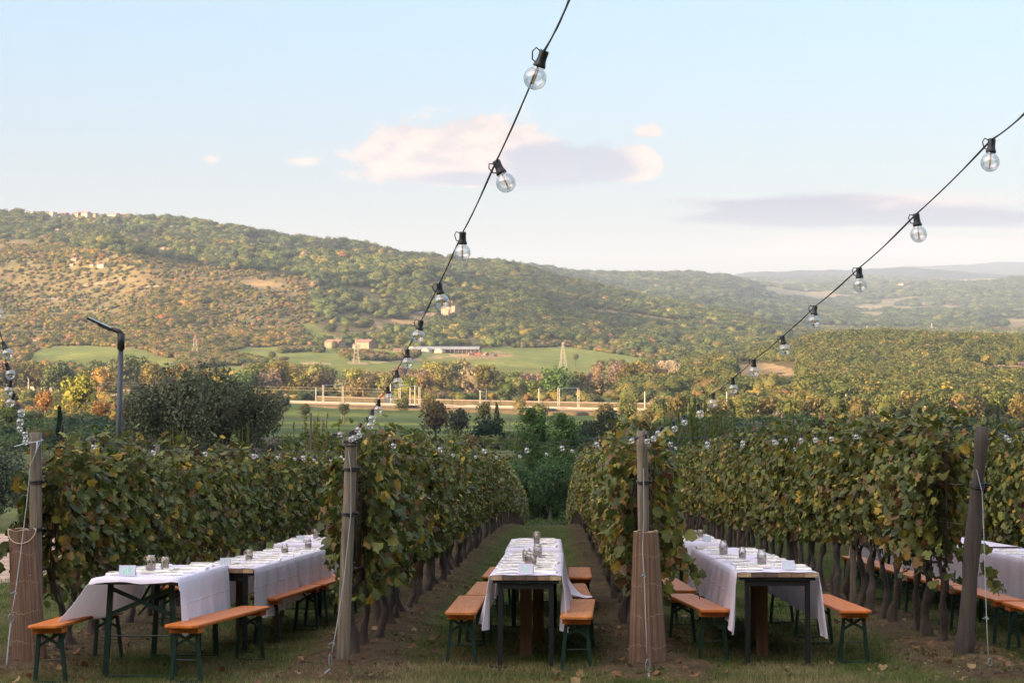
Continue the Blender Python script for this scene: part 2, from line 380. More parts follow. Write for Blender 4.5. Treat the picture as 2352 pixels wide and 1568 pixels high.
# ------------------------------------------------------------------ terrain
UK = np.array([-500, 0, 300, 600, 900, 1200, 1350, 1500, 1600, 1700, 1900, 2100, 2352, 2850], float)
DK = np.array([55, 80, 105, 122, 160, 250, 450, 650, 850, 1100, 1300, 1500, 1700, 2000, 2300, 2600, 2900, 3300, 4000, 5500, 6500, 7800, 9300, 10800, 12500, 14000], float)
TY = [
 # 55   120  250   450   650  850  1100 1300 1500 1700 2000 2300 2600 2900 3300 4000 5500 6800 8500 10500 12500 15000 17000
 [1219,1209,1230,1250,1160,1030, 995, 965, 925, 893, 850, 815, 788, 700, 612, 530, 480, 505, 600, 690, 700, 710, 720, 720, 720, 730],
 [1219,1209,1230,1250,1160,1030, 995, 965, 925, 893, 850, 812, 785, 705, 620, 545, 492, 520, 600, 690, 700, 710, 720, 720, 720, 730],
 [1219,1209,1230,1250,1160,1035,1000, 967, 928, 890, 850, 805, 777, 702, 622, 552, 498, 525, 600, 690, 700, 710, 720, 720, 720, 730],
 [1219,1209,1230,1250,1160,1040,1003, 968, 930, 885, 842, 818, 796, 716, 655, 592, 545, 560, 620, 700, 700, 710, 720, 720, 720, 730],
 [1219,1209,1230,1250,1160,1040,1003, 968, 930, 888, 850, 822, 795, 733, 685, 633, 592, 600, 640, 690, 700, 710, 720, 720, 720, 730],
 [1219,1209,1230,1250,1160,1040,1003, 968, 930, 888, 862, 830, 795, 745, 705, 662, 620, 618, 640, 612, 660, 690, 700, 700, 700, 710],
 [1219,1209,1230,1250,1160,1040,1003, 968, 930, 888, 868, 845, 803, 770, 745, 705, 665, 668, 690, 616, 650, 680, 690, 690, 690, 700],
 [1219,1209,1230,1250,1160,1040,1003, 965, 925, 880, 858, 842, 812, 785, 758, 722, 692, 705, 700, 622, 650, 670, 680, 680, 690, 700],
 [1219,1209,1230,1250,1160,1040,1003, 963, 918, 848, 838, 845, 822, 790, 765, 735, 712, 725, 700, 628, 655, 670, 675, 680, 690, 700],
 [1219,1209,1230,1250,1160,1040,1003, 960, 915, 862, 836, 845, 815, 790, 768, 748, 733, 745, 710, 645, 670, 665, 636, 640, 660, 700],
 [1219,1209,1230,1250,1160,1040,1003, 957, 905, 850, 782, 800, 805, 800, 792, 786, 775, 770, 740, 692, 668, 655, 636, 630, 624, 640],
 [1219,1209,1230,1250,1160,1040,1003, 957, 905, 850, 778, 795, 800, 800, 795, 790, 785, 772, 745, 700, 672, 655, 626, 640, 610, 630],
 [1219,1209,1230,1250,1160,1040,1003, 957, 908, 855, 792, 795, 800, 798, 795, 790, 780, 765, 732, 694, 664, 655, 634, 635, 598, 620],
 [1219,1209,1230,1250,1160,1040,1003, 957, 908, 855, 785, 795, 800, 798, 795, 790, 780, 765, 732, 694, 664, 655, 634, 635, 605, 620]]
TY = np.array(TY, float)
ZT = -(TY-784)/F*DK[None, :]+HC
# fine table, smoothed
LU = np.arange(-500, 2851, 25.0); LD = np.exp(np.linspace(math.log(55), math.log(14000), 260))
tmp = np.array([np.interp(np.log(LD), np.log(DK), r) for r in ZT])
ZF = np.array([np.interp(LU, UK, tmp[:, j]) for j in range(len(LD))]).T
def sm(a, ax, n):
    k = np.hanning(n+2)[1:-1]; k /= k.sum(); p = [(0, 0), (0, 0)]; p[ax] = (n//2, n//2)
    return np.apply_along_axis(lambda v: np.convolve(v, k, 'valid'), ax, np.pad(a, p, mode='edge'))
ZF = sm(sm(ZF, 0, 7), 1, 5)
def terrain_z(x, y):
    """height of the countryside at world x, y (arrays)"""
    x = np.asarray(x, float); y = np.asarray(y, float)
    d = np.hypot(x, y); az = np.arctan2(x, y)
    yy = np.maximum(y, 1e-3)
    u = np.where(np.abs(az) < 1.4, 1176+F*x/yy, np.where(az < 0, -500, 2850)); u = np.clip(u, -500, 2850)
    dd = np.where(np.abs(az) < 0.5, np.maximum(yy, 1), d); dd = np.clip(dd, 55, 14000)
    fu = (u+500)/25; iu = np.clip(np.floor(fu).astype(int), 0, len(LU)-2); fu = fu-iu
    fd = (np.log(dd)-math.log(55))/(math.log(14000)-math.log(55))*(len(LD)-1); idd = np.clip(np.floor(fd).astype(int), 0, len(LD)-2); fd = fd-idd
    z = (ZF[iu, idd]*(1-fu)+ZF[iu+1, idd]*fu)*(1-fd)+(ZF[iu, idd+1]*(1-fu)+ZF[iu+1, idd+1]*fu)*fd
    w_ = 1-sstep(np.abs(az), 0.6, 1.55)
    yc = np.clip(y, -60, 58); plane = -SLOPE*yc-0.0005*np.maximum(yc-42, 0)**2
    hill = sstep(d, 1450, 2000)
    n = (fbm(x/420, y/420, 3, 3)-0.5)*115*hill*sstep(z, 0, 80)*(1-0.85*sstep(z, 110, 190))*(1-.8*sstep(d, 2400, 2800)) + (1-2*np.abs(fbm(x/260+y/900, y/900, 37, 3)-0.5)*2.2)*30*hill*sstep(z, 0, 70)*(1-0.9*sstep(z, 100, 180))*(1-sstep(d, 2150, 2600)) + (fbm(x/120, y/120, 5, 3)-0.5)*26*hill*sstep(z, -10, 60) \
        + (fbm(x/60, y/60, 9, 3)-0.5)*5*sstep(d, 300, 900) + (fbm(x/450, y/700, 23, 3)-0.5)*60*sstep(d, 4000, 5500)*(1-sstep(d, 9000, 11000)*.7) + (fbm(x/1500, y/1500, 19, 4)-0.5)*130*sstep(d, 4000, 8000)*(1-sstep(d, 9500, 12000)*.6)
    zf = z*w_+n*w_
    back = 250*sstep(-y, 20, 500)*(1+0.12*(fbm(x/200, y/200, 31, 3)-0.5))  # unseen ridge behind the camera, shaped to keep the foreground in shade
    far = zf+back
    k = sstep(dd, 55, 75)*(d > 50)
    return plane*(1-k)+np.where(y < 58, np.where(np.abs(az) > 1.3, plane*(1-sstep(d, 60, 400))+back, far), far)*k
def proj(x, y, z): return 1176+F*x/y, 784-(z-HC)/y*F
def hit(qx, qy, d0=60, d1=None):
    """first point of the countryside seen along a sight line"""
    d1 = d1 or (3500 if d0 < 3000 else 13500); ds = np.exp(np.linspace(math.log(d0), math.log(d1), 3000)); x = (qx-1176)/F*ds
    z = terrain_z(x, ds); r = HC-(qy-784)/F*ds
    i = np.argmax(z >= r)
    if not (z >= r).any(): i = int(np.argmax((z-HC)/ds))
    return Vector((float(x[i]), float(ds[i]), float(z[i])))
def inpoly(u, v, P):
    r = np.zeros(u.shape, bool); n = len(P)
    for i in range(n):
        x1, y1 = P[i]; x2, y2 = P[(i+1) % n]
        if y1 == y2: continue
        c = ((y1 > v) != (y2 > v)) & (u < (x2-x1)*(v-y1)/(y2-y1)+x1); r ^= c
    return r
GREENS = [[(70,812),(120,797),(200,793),(330,803),(400,828),(380,848),(200,842),(60,835)],
          [(470,820),(560,800),(700,792),(790,800),(850,790),(950,800),(1110,800),(1290,786),(1400,800),(1515,824),(1445,868),(1250,882),(980,872),(700,890),(560,890),(520,850)],
          [(690,745),(710,740),(800,785),(790,795),(720,785)],
          [(2250,780),(2352,778),(2600,778),(2600,792),(2300,790)],
          [(2215,842),(2352,845),(2500,850),(2500,866),(2240,862)]]
DRYS = [[(850,735),(960,730),(1000,745),(960,760),(870,757)], [(1680,838),(1760,833),(1830,848),(1850,862),(1760,866),(1700,862)],
        [(1060,812),(1150,808),(1190,816),(1130,824),(1040,822)], [(1290,705),(1400,712),(1560,735),(1640,745),(1560,752),(1400,728)],
        [(560,640),(660,650),(640,665),(540,655)]]
RDRY = [[(1720,668),(1800,655),(1900,662),(1930,676),(1860,684),(1760,686)], [(1880,708),(2000,698),(2180,705),(2080,722),(2010,735),(1930,722)],
        [(2080,690),(2352,680),(2500,690),(2400,700),(2180,700)], [(2180,738),(2352,728),(2500,735),(2450,755),(2250,757),(2140,760)],
        [(1840,655),(1960,652),(2000,664),(1900,668)], [(2250,668),(2352,662),(2450,668),(2352,676)], [(1240,612),(1400,615),(1500,624),(1440,632),(1300,626)],[(2020,720),(2140,712),(2200,722),(2120,732)]]
def anyp(u, v, L):
    r = np.zeros(u.shape, bool)
    for P in L: r |= inpoly(u, v, P)
    return r
def region(u, v, d, x, y):
    """0 open valley, 1 wooded hill, 2 scrub hillside, 3 green field, 4 dry field, 5 right-hand wood, 6 far country woods, 7 far dry field, 8 far mountains"""
    R = np.zeros(u.shape, int)
    R[(d > 1400) & (d < 3600)] = 1
    scr = (d > 1400) & (d < 2500) & (u < 720) & (v > 590+0.12*(u-300)+18*(fbm(u/80, v/40, 77, 3)-0.5))
    R[scr] = 2
    R[(d > 850) & (d <= 1600) & (u > 1440) & (v < 930)] = 5
    R[(d > 640) & (d <= 900) & (u > 1850)] = 5
    g = anyp(u, v, GREENS) & (d > 1000) & (d < 1900); R[g] = 3
    R[anyp(u, v, DRYS) & (d > 1000) & (d < 3600)] = 4
    R[(d >= 3600)] = 6
    R[anyp(u, v, RDRY) & (d >= 3600)] = 7
    nn = fbm(x/600, y/420, 51, 3); n7 = fbm(x/330, y/900, 57, 3); R[(R == 6) & (nn*.6+n7*.4 > 0.525) & (d > 4300) & (u > 1730)] = 7; R[(R == 6) & (nn > .56) & (d > 4700) & (u > 1250) & (n7 > .5)] = 7
    R[d > 8400] = 8
    R[(d > 380) & (d < 850) & (u > 560) & (u < 1500) & (R == 0)] = 9
    return R
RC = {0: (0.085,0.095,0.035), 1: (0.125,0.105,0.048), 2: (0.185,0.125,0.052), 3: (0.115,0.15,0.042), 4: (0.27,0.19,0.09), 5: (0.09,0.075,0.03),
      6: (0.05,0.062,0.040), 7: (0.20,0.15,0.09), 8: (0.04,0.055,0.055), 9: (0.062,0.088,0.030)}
def build_terrain():
    f1 = np.linspace(-650, 3000, 620); az1 = np.arctan((f1-1176)/F)
    az = np.concatenate([np.linspace(-math.pi, az1[0], 130)[:-1], az1, np.linspace(az1[-1], math.pi, 130)[1:]])
    dd = np.concatenate([[0.5, 10, 30], np.exp(np.linspace(math.log(50), math.log(14000), 430))])
    AZ, D = np.meshgrid(az, dd, indexing='ij')
    ca = np.where(np.abs(AZ) < 0.5, np.cos(AZ), math.cos(0.5)); r = D/np.where(np.abs(AZ) < 0.5, np.cos(AZ), math.cos(0.5))
    x = np.sin(AZ)*r; y = np.cos(AZ)*r; z = terrain_z(x, y)
    near = (((np.abs(x-1) < 21.5) & (y > -1.5) & (y < 59.5)) | ((np.abs(x-2) < 36.5) & (y > 57) & (y < 123.5))); z = np.where(near, z-0.9, z)
    u = 1176+F*x/np.maximum(y, 1); v = 784-(z-HC)/np.maximum(y, 1)*F
    R = region(u, v, y, x, y)
    C = np.zeros(x.shape+(3,)); 
    for k, c in RC.items(): C[R == k] = c
    nn = fbm(x/90, y/90, 12, 4)[..., None]; n2 = fbm(x/30, y/30, 13, 3)[..., None]
    C = np.where((R == 2)[..., None], C*(1-nn)+np.array((0.11,0.12,0.05))*nn*1.0+0.25*C*n2, C)
    C = np.where((R == 7)[..., None], C*(1-n2)+np.array((0.13,0.13,0.06))*n2*1.1, C)
    C = np.where((R == 3)[..., None], C*(0.7+0.6*nn)+np.array((0.05,0.02,0.0))*n2, C)
    C = np.where((R == 0)[..., None] | (R == 1)[..., None], C*(0.6+0.8*nn), C)
    # yellowish stripes and a pale track in the fields
    st_ = (0.5+0.5*np.sin(y/14+x/70))[..., None]
    C = np.where((R == 9)[..., None], C*(0.8+0.3*st_)+np.array((0.05,0.05,0.0))*st_*(fbm(x/120, y/20, 8, 2)[..., None] > 0.5), C)
    tr = (np.abs(v-(838-(u-700)*0.052+3*np.sin(u/60))) < 1.6) & (u > 690) & (u < 1120) & (y > 1000) & (y < 1900); C[tr] = (0.33,0.24,0.13)
    back = (y < 40) & (D > 40); C[back] = (0.07,0.09,0.03)
    n, m = x.shape; idx = np.arange(n*m).reshape(n, m)
    Fq = np.stack([idx[:-1, :-1], idx[1:, :-1], idx[1:, 1:], idx[:-1, 1:]], -1).reshape(-1, 4)[:, ::-1]
    me = np_mesh('terrain', np.stack([x, y, z], -1).reshape(-1, 3), Fq, M['terrain'], col=C.reshape(-1, 3), smooth=True)
    put('hills', me, kind='structure')
build_terrain()

# ------------------------------------------------------------------ vineyard ground
ROWS = [-4.53, -1.83, 0.80, 3.58, 6.33, 9.05, 11.8]
RT0 = [17.2, 16.9, 17.0, 17.7, 18.2, 18.4, 18.6]; RT1 = 60.0; RT2 = 105.0
def rowdist(s): return np.min([np.abs(s-r) for r in ROWS], axis=0)
def near_col(s, t):
    rd = rowdist(s); n = fbm(s*1.3, t*0.9, 2, 4); n2 = fbm(s*5, t*4, 21, 3)
    gr = np.array((0.060,0.085,0.024)); gd = np.array((0.14,0.115,0.055)); so = np.array((0.078,0.053,0.036)); gv = np.array((0.42,0.32,0.25))
    n_ = np.clip(n-0.18*sstep(t, 18, 24), 0, 1); C = gr*(1-n_[..., None])+gd*n_[..., None]*0.75; C = C*(1+.25*sstep(t, 20, 26)[..., None]*np.array((-.3,.35,-.2)))
    inrow = (t > 15.6)*(1-sstep(rd, 0.12+0.38*n, 0.42+0.42*n2))*(t < RT2+.5)
    bare = sstep(fbm(s*1.7, t*1.1, 61, 4), 0.58, 0.70)*0.4*(t > 15)
    wgt = np.clip(inrow*0.76+bare*0.45, 0, 1)
    wgt = np.where((s < -5.2) & (t < 30), wgt*0.35, wgt)
    C = C*(1-wgt[..., None])+so*(0.7+0.6*n2[..., None])*wgt[..., None]
    ge = 0.5*(n2-0.5)
    road = sstep(s, -15.5+ge, -14.9+ge)*(1-sstep(s, -8.6+ge, -8.0+ge))*sstep(t, 27.0+ge*2+(s+8)*.15, 28.2+ge*2+(s+8)*.15)*(1-sstep(t, 52, 52.6))
    path = sstep(t, 106+ge, 106.6+ge)*(1-sstep(t, 111+ge, 111.6+ge))*sstep(s, -1.1, -.7)*(s < 30)
    g = np.clip(road+path, 0, 1)
    C = C*(1-g[..., None])+gv*(0.8+0.4*n2[..., None])*g[..., None]
    return C, inrow, g
def build_near():
    xs = np.concatenate([np.linspace(-36, -20, 20)[:-1], np.linspace(-20, -9, 45)[:-1], np.linspace(-9, 12, 260), np.linspace(12, 22, 40)[1:], np.linspace(22, 40, 20)[1:]]); ys = np.concatenate([np.linspace(-1, 13, 30)[:-1], np.linspace(13, 30, 190), np.linspace(30, 59, 150)[1:], np.linspace(59, 125, 130)[1:]])
    x, y = np.meshgrid(xs, ys, indexing='ij'); s = x-RDX*y
    C, inrow, g = near_col(s, y)
    z = GZ(y)+(fbm(s*1.2, y*1.2, 4, 3)-0.5)*0.05+inrow*(0.05+0.07*(fbm(s*6, y*5, 14, 3)-0.3))-0.02*g
    n, m = x.shape; idx = np.arange(n*m).reshape(n, m)
    Fq = np.stack([idx[:-1, :-1], idx[1:, :-1], idx[1:, 1:], idx[:-1, 1:]], -1).reshape(-1, 4)
    me = np_mesh('ground', np.stack([x, y, z], -1).reshape(-1, 3), Fq, M['ground'], col=C.reshape(-1, 3), smooth=True)
    put('ground', me, kind='structure')
build_near()

def blades(name, N, t0, t1, hmin, hmax, wid, dens, label, seed, colf, s0=-7.5, s1=8.5):
    r = np.random.default_rng(seed)
    t = 1/(1/t0-r.random(N)*(1/t0-1/t1)); q = r.uniform(-60, 2420, N); x = (q-1176)/F*t; s = x-RDX*t
    C, inrow, g = near_col(s, t); k = r.random(N) < dens(s, t, inrow, g)
    t, x, s = t[k], x[k], s[k]; inrow = inrow[k]; n = len(t)
    z = GZ(t)-0.01+inrow*0.04
    h = r.uniform(hmin, hmax, n)*(0.6+0.8*fbm(s*2, t*2, 5, 2)); a = r.uniform(0, 2*math.pi, n); lean = r.uniform(0.1, 0.9, n)*h; la = r.uniform(0, 2*math.pi, n)
    wx = np.cos(a)*wid; wy = np.sin(a)*wid
    V = np.stack([np.stack([x-wx, t-wy, z], -1), np.stack([x+wx, t+wy, z], -1), np.stack([x+np.cos(la)*lean, t+np.sin(la)*lean, z+h], -1)], 1).reshape(-1, 3)
    Fq = np.arange(3*n).reshape(n, 3); col = colf(s, t, r, n); 
    put('grass', np_mesh('grass', V, Fq, M['grass'], k=3, col=np.repeat(col, 3, 0)), label=label, cat='grass', kind='stuff') if name == 'grass' else \
    put(name, np_mesh(name, V, Fq, M['grass'], k=3, col=np.repeat(col, 3, 0)), label=label, cat=name.replace('_', ' '), kind='stuff')
def gcol(s, t, r, n):
    a = np.array((0.075,0.11,0.028)); b = np.array((0.26,0.215,0.11)); m = np.clip(r.random(n)*0.55+(fbm(s*1.5, t*1.5, 71, 3)-0.46)*2.2-0.25*sstep(t, 17.5, 22), 0, 1)[:, None]
    return (a*(1-m)+b*m)*r.uniform(0.6, 1.3, n)[:, None]
blades('grass', 360000, 14.0, 62, 0.02, 0.07, 0.0038, lambda s, t, i, g: np.clip(1.0-i*0.78-g, 0, 1)*(0.5+0.8*sstep(fbm(s*2.2, t*1.6, 33, 3), 0.3, 0.55)), 'short patchy green and straw coloured grass between the vine rows', 3, gcol)
blades('dry_stalks', 26000, 14.5, 46, 0.02, 0.09, 0.003, lambda s, t, i, g: np.clip(i*0.9+0.03, 0, 1)*(1-g), 'dry stalks and weeds on the tilled soil under the vines', 5,
       lambda s, t, r, n: np.array((0.20,0.14,0.08))*r.uniform(0.35, 1.3, n)[:, None])
def clods():
    r = np.random.default_rng(12); N = 5200; t = 1/(1/14.6-r.random(N)*(1/14.6-1/34)); q = r.uniform(-60, 2420, N); x = (q-1176)/F*t; s = x-RDX*t
    _, i, g = near_col(s, t); k = r.random(N) < np.clip(i, 0.03, 1)*(1-g); x, t, i = x[k], t[k], i[k]; n = len(x)
    base = np.array([(1,0,0),(0,1,0),(-1,0,0),(0,-1,0),(0,0,.8),(0,0,-.5)], float)
    V = base[None]*r.uniform(0.5, 1.3, (n, 6, 3))*(r.uniform(0.008, 0.035, n)[:, None, None]); V = V+np.stack([x, t, -SLOPE*t+0.04*i+0.01], -1)[:, None, :]
    f = np.array([(0,1,4),(1,2,4),(2,3,4),(3,0,4),(1,0,5),(2,1,5),(3,2,5),(0,3,5)]); Fq = (f[None]+6*np.arange(n)[:, None, None]).reshape(-1, 3)
    c = np.array((0.07,0.043,0.028))*r.uniform(0.5, 1.6, n)[:, None]
    put('soil_clods', np_mesh('soil_clods', V.reshape(-1, 3), Fq, M['ground'], k=3, col=np.repeat(c, 6, 0)), label='loose brown soil clods tilled up under the vine rows', cat='soil', kind='stuff')
clods()
def litter():
    r = np.random.default_rng(15); N = 6000; t = 1/(1/14.6-r.random(N)*(1/14.6-1/40)); q = r.uniform(-60, 2420, N); x = (q-1176)/F*t; s = x-RDX*t
    _, i, g = near_col(s, t); k = r.random(N) < np.clip(i*.9, 0.05, 1)*(1-g); x, t, i = x[k], t[k], i[k]; n = len(x); a = r.uniform(0, 6.28, n); L = r.uniform(.012, .03, n); W = L*r.uniform(.3, .8, n)
    dx = np.stack([np.cos(a), np.sin(a), r.normal(size=n)*.4], -1)*L[:, None]; dy = np.stack([-np.sin(a), np.cos(a), r.normal(size=n)*.4], -1)*W[:, None]; P = np.stack([x, t, -SLOPE*t+.05*i+.012], -1)
    V = np.stack([P-dx, P-dy, P+dx, P+dy], 1).reshape(-1, 3); c = np.array([(0.20,0.12,0.065), (0.12,0.075,0.045), (0.28,0.19,0.11), (0.07,0.09,0.03)])[r.choice(4, n, p=(.35,.3,.15,.2))]*r.uniform(.6, 1.3, n)[:, None]
    put('leaf_litter', np_mesh('leaf_litter', V, np.arange(4*n).reshape(n, 4), M['grass'], col=np.repeat(c, 4, 0)), label='crumbled dry leaf litter strewn over the soil under the vines', cat='leaf litter', kind='stuff')
litter()
blades('weeds', 30000, 14.8, 44, 0.03, 0.09, 0.006, lambda s, t, i, g: np.clip(i, 0, 1)*(1-g)*sstep(fbm(s*3, t*2, 41, 3), 0.52, 0.62), 'low green weeds growing in tufts on the soil under the vines', 6,
       lambda s, t, r, n: np.array((0.06,0.10,0.028))*r.uniform(0.5, 1.4, n)[:, None])

# ------------------------------------------------------------------ crowns
def crown_pts(shape, n, r):
    if shape == 'round' or shape == 'tall':
        k = 16; c = r.normal(size=(k, 3)); c /= np.linalg.norm(c, axis=1)[:, None]; c *= (r.random(k)**0.5)[:, None]*0.62; c[:, 2] *= 0.85
        if shape == 'tall': c[:, 2] *= 1.6; c[:, :2] *= 0.7
        rad = r.uniform(0.26, 0.48, k); i = r.integers(0, k, n); d = r.normal(size=(n, 3)); d /= np.linalg.norm(d, axis=1)[:, None]
        P = c[i]+d*(rad[i]*r.uniform(0.82, 1.12, n))[:, None]; N = d+0.0
    elif shape == 'column':
        k = 46; z = r.uniform(-2.5, 2.3, k); a = r.uniform(0, 2*math.pi, k); q = np.sqrt(r.random(k))*0.72*(1-np.clip(z/2.6, 0, 1)**2*.75); c = np.stack([np.cos(a)*q, np.sin(a)*q, z], -1)
        rad = r.uniform(0.25, 0.5, k)*(1-np.clip(z/2.6, 0, 1)**2*.35); i = r.integers(0, k, n); d = r.normal(size=(n, 3)); d /= np.linalg.norm(d, axis=1)[:, None]; P = c[i]+d*(rad[i]*r.uniform(0.75, 1.15, n))[:, None]; N = d
    elif shape == 'spiky':
        k = 46; b = np.zeros((k, 3)); b[:, 2] = -0.9; a = r.uniform(0, 2*math.pi, k); sp = r.uniform(0.15, 0.95, k); top = np.stack([np.cos(a)*sp, np.sin(a)*sp, r.uniform(0.25, 1.15, k)-0.35*sp], -1)
        i = r.integers(0, k, n); f = r.uniform(0.22, 1.0, n)**0.8; P = b[i]*(1-f)[:, None]+top[i]*f[:, None]; P[:, :2] *= (0.55+0.45*np.sin(f*2.2))[:, None]
        N = r.normal(size=(n, 3)); N /= np.linalg.norm(N, axis=1)[:, None]; P += N*(r.random(n)*0.12*(1.25-f))[:, None]
    elif shape == 'cypress':
        z = r.random(n)**0.8; R = np.where(z < 0.15, 0.6+z*2.6, 1-(z-0.15)**1.3*1.1)*0.2; a = r.uniform(0, 2*math.pi, n); R = R*r.uniform(0.85, 1.12, n)
        P = np.stack([np.cos(a)*R, np.sin(a)*R, z*2-1], -1); N = np.stack([np.cos(a), np.sin(a), 0.3+0*a], -1)
    elif shape == 'bushy':
        k = 26; a = r.uniform(0, 2*math.pi, k); q = np.sqrt(r.random(k))*0.7; c = np.stack([np.cos(a)*q, np.sin(a)*q, r.uniform(-0.7, 0.55, k)*(1-0.5*q)], -1)
        rad = r.uniform(0.2, 0.42, k); i = r.integers(0, k, n); d = r.normal(size=(n, 3)); d /= np.linalg.norm(d, axis=1)[:, None]
        P = c[i]+d*(rad[i]*r.uniform(0.7, 1.2, n))[:, None]; N = d
    return P, N
def crown_mesh(name, shape, n, size, seed, core=0.72, cvar=0.3, mixc=None, jit=0.75):
    r = np.random.default_rng(seed); P, N = crown_pts(shape, n, r)
    N = N+r.normal(size=N.shape)*jit; N /= np.linalg.norm(N, axis=1)[:, None]
    T = r.normal(size=N.shape); T -= N*(T*N).sum(1)[:, None]; T /= np.linalg.norm(T, axis=1)[:, None]; Bv = np.cross(N, T)
    sz = size*r.uniform(0.6, 1.3, n)[:, None]; T = T*sz; Bv = Bv*sz*r.uniform(0.45, 0.8, n)[:, None]
    V = np.stack([P-T, P-Bv*0.9+N*sz*0.2, P+T, P+Bv*0.9+N*sz*0.2], 1).reshape(-1, 3); Fq = np.arange(4*n).reshape(n, 4)
    c = np.ones((n, 3))*r.uniform(1-cvar, 1+cvar, n)[:, None]*(1+r.normal(size=(n, 3))*0.06)
    if mixc is not None:
        k = r.random(n) < mixc[1]; c[k] *= np.array(mixc[0])
    col = np.repeat(c, 4, 0)
    if core:
        a = np.linspace(0, 2*math.pi, 9)[:-1]; b = np.linspace(-1, 1, 7)
        vs = []; 
        zs = 1.3 if shape == 'tall' else 1.0
        for z in b:
            for q in a:
                rr = math.sqrt(max(0, 1-z*z)); 
                if shape == 'cypress': rr = (0.2*(1-max(0, (z+1)/2-0.1)**1.3))*0.75/core; 
                vs.append((math.cos(q)*rr*core*r.uniform(.8, 1.1), math.sin(q)*rr*core*r.uniform(.8, 1.1), z*core*zs*(0.8 if shape != 'cypress' else 1.25)))
        m0 = len(V); V = np.vstack([V, np.array(vs)]); f = [(m0+i*8+j, m0+i*8+(j+1) % 8, m0+(i+1)*8+(j+1) % 8, m0+(i+1)*8+j) for i in range(6) for j in range(8)]
        Fq = np.vstack([Fq, np.array(f)]); col = np.vstack([col, np.ones((56, 3))*0.8])
    return np_mesh(name, V, Fq, M['crown'], col=col)
CR = {'far': [crown_mesh('crown', 'round', 520, 0.115, 100+i, core=0.70, cvar=0.14, jit=0.34) for i in range(5)],
      'tall': [crown_mesh('crown', 'tall', 900, 0.10, 200+i, core=0.5) for i in range(3)],
      'river': [crown_mesh('crown', 'bushy', 1100, 0.10, 220+i, core=0.6, jit=0.5) for i in range(4)],
      'cyp': [crown_mesh('crown', 'cypress', 900, 0.07, 240+i, core=0.8) for i in range(2)],
      'big': [crown_mesh('crown', 'round', 9000, 0.036, 260+i, core=0.30, cvar=0.35, mixc=((1.5,1.3,1.2), 0.2)) for i in range(2)],
      'col': [crown_mesh('crown', 'column', 15000, 0.048, 310+i, core=0.0, cvar=0.35) for i in range(2)],
      'mid': [crown_mesh('crown', 'bushy', 9000, 0.038, 280+i, core=0.45, cvar=0.3) for i in range(3)],
      'spiky': [crown_mesh('crown', 'spiky', 5200, 0.036, 290+i, core=0.0, cvar=0.3) for i in range(4)]}

def crown_box(me):
    co = np.zeros(len(me.vertices)*3, np.float32); me.vertices.foreach_get('co', co); co = co.reshape(-1, 3); r = np.hypot(co[:, 0], co[:, 1]); return float(np.percentile(co[:, 2], .5)), float(np.percentile(co[:, 2], 99.6)), float(np.percentile(r, 97))
CRB = {me.name: crown_box(me) for L in CR.values() for me in L}
# forests far away: instances of small crowns on points
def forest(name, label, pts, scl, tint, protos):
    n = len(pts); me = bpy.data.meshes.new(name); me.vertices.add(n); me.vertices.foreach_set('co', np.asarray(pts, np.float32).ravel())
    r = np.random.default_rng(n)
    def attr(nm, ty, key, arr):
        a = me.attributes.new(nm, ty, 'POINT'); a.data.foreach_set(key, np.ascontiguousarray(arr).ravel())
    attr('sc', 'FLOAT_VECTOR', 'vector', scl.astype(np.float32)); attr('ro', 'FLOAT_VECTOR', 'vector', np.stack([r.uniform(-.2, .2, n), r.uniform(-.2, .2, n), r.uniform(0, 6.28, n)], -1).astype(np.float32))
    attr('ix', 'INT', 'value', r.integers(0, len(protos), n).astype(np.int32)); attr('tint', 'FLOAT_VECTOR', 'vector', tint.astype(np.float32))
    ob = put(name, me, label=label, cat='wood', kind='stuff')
    g = bpy.data.node_groups.new(name, 'GeometryNodeTree'); g.interface.new_socket('Geometry', in_out='INPUT', socket_type='NodeSocketGeometry'); g.interface.new_socket('Geometry', in_out='OUTPUT', socket_type='NodeSocketGeometry')
    t = NT(g); gi = t.new('NodeGroupInput'); go = t.new('NodeGroupOutput'); j = t.new('GeometryNodeJoinGeometry')
    for k, pm in enumerate(protos):
        po = bpy.data.objects.new('crown_source', pm); oi = t.new('GeometryNodeObjectInfo'); oi.inputs[0].default_value = po; oi.inputs['As Instance'].default_value = True
        t.l.new(oi.outputs['Geometry'], j.inputs[0])
    iop = t.new('GeometryNodeInstanceOnPoints'); t.l.new(gi.outputs[0], iop.inputs['Points']); t.l.new(j.outputs[0], iop.inputs['Instance']); iop.inputs['Pick Instance'].default_value = True
    def na(nm, ty):
        q = t.new('GeometryNodeInputNamedAttribute', data_type=ty); q.inputs[0].default_value = nm; return q.outputs[0]
    t.l.new(na('ix', 'INT'), iop.inputs['Instance Index']); t.l.new(na('sc', 'FLOAT_VECTOR'), iop.inputs['Scale'])
    e2r = t.new('FunctionNodeEulerToRotation'); t.l.new(na('ro', 'FLOAT_VECTOR'), e2r.inputs[0]); t.l.new(e2r.outputs[0], iop.inputs['Rotation'])
    t.l.new(iop.outputs[0], go.inputs[0]); md = ob.modifiers.new('scatter', 'NODES'); md.node_group = g; return ob
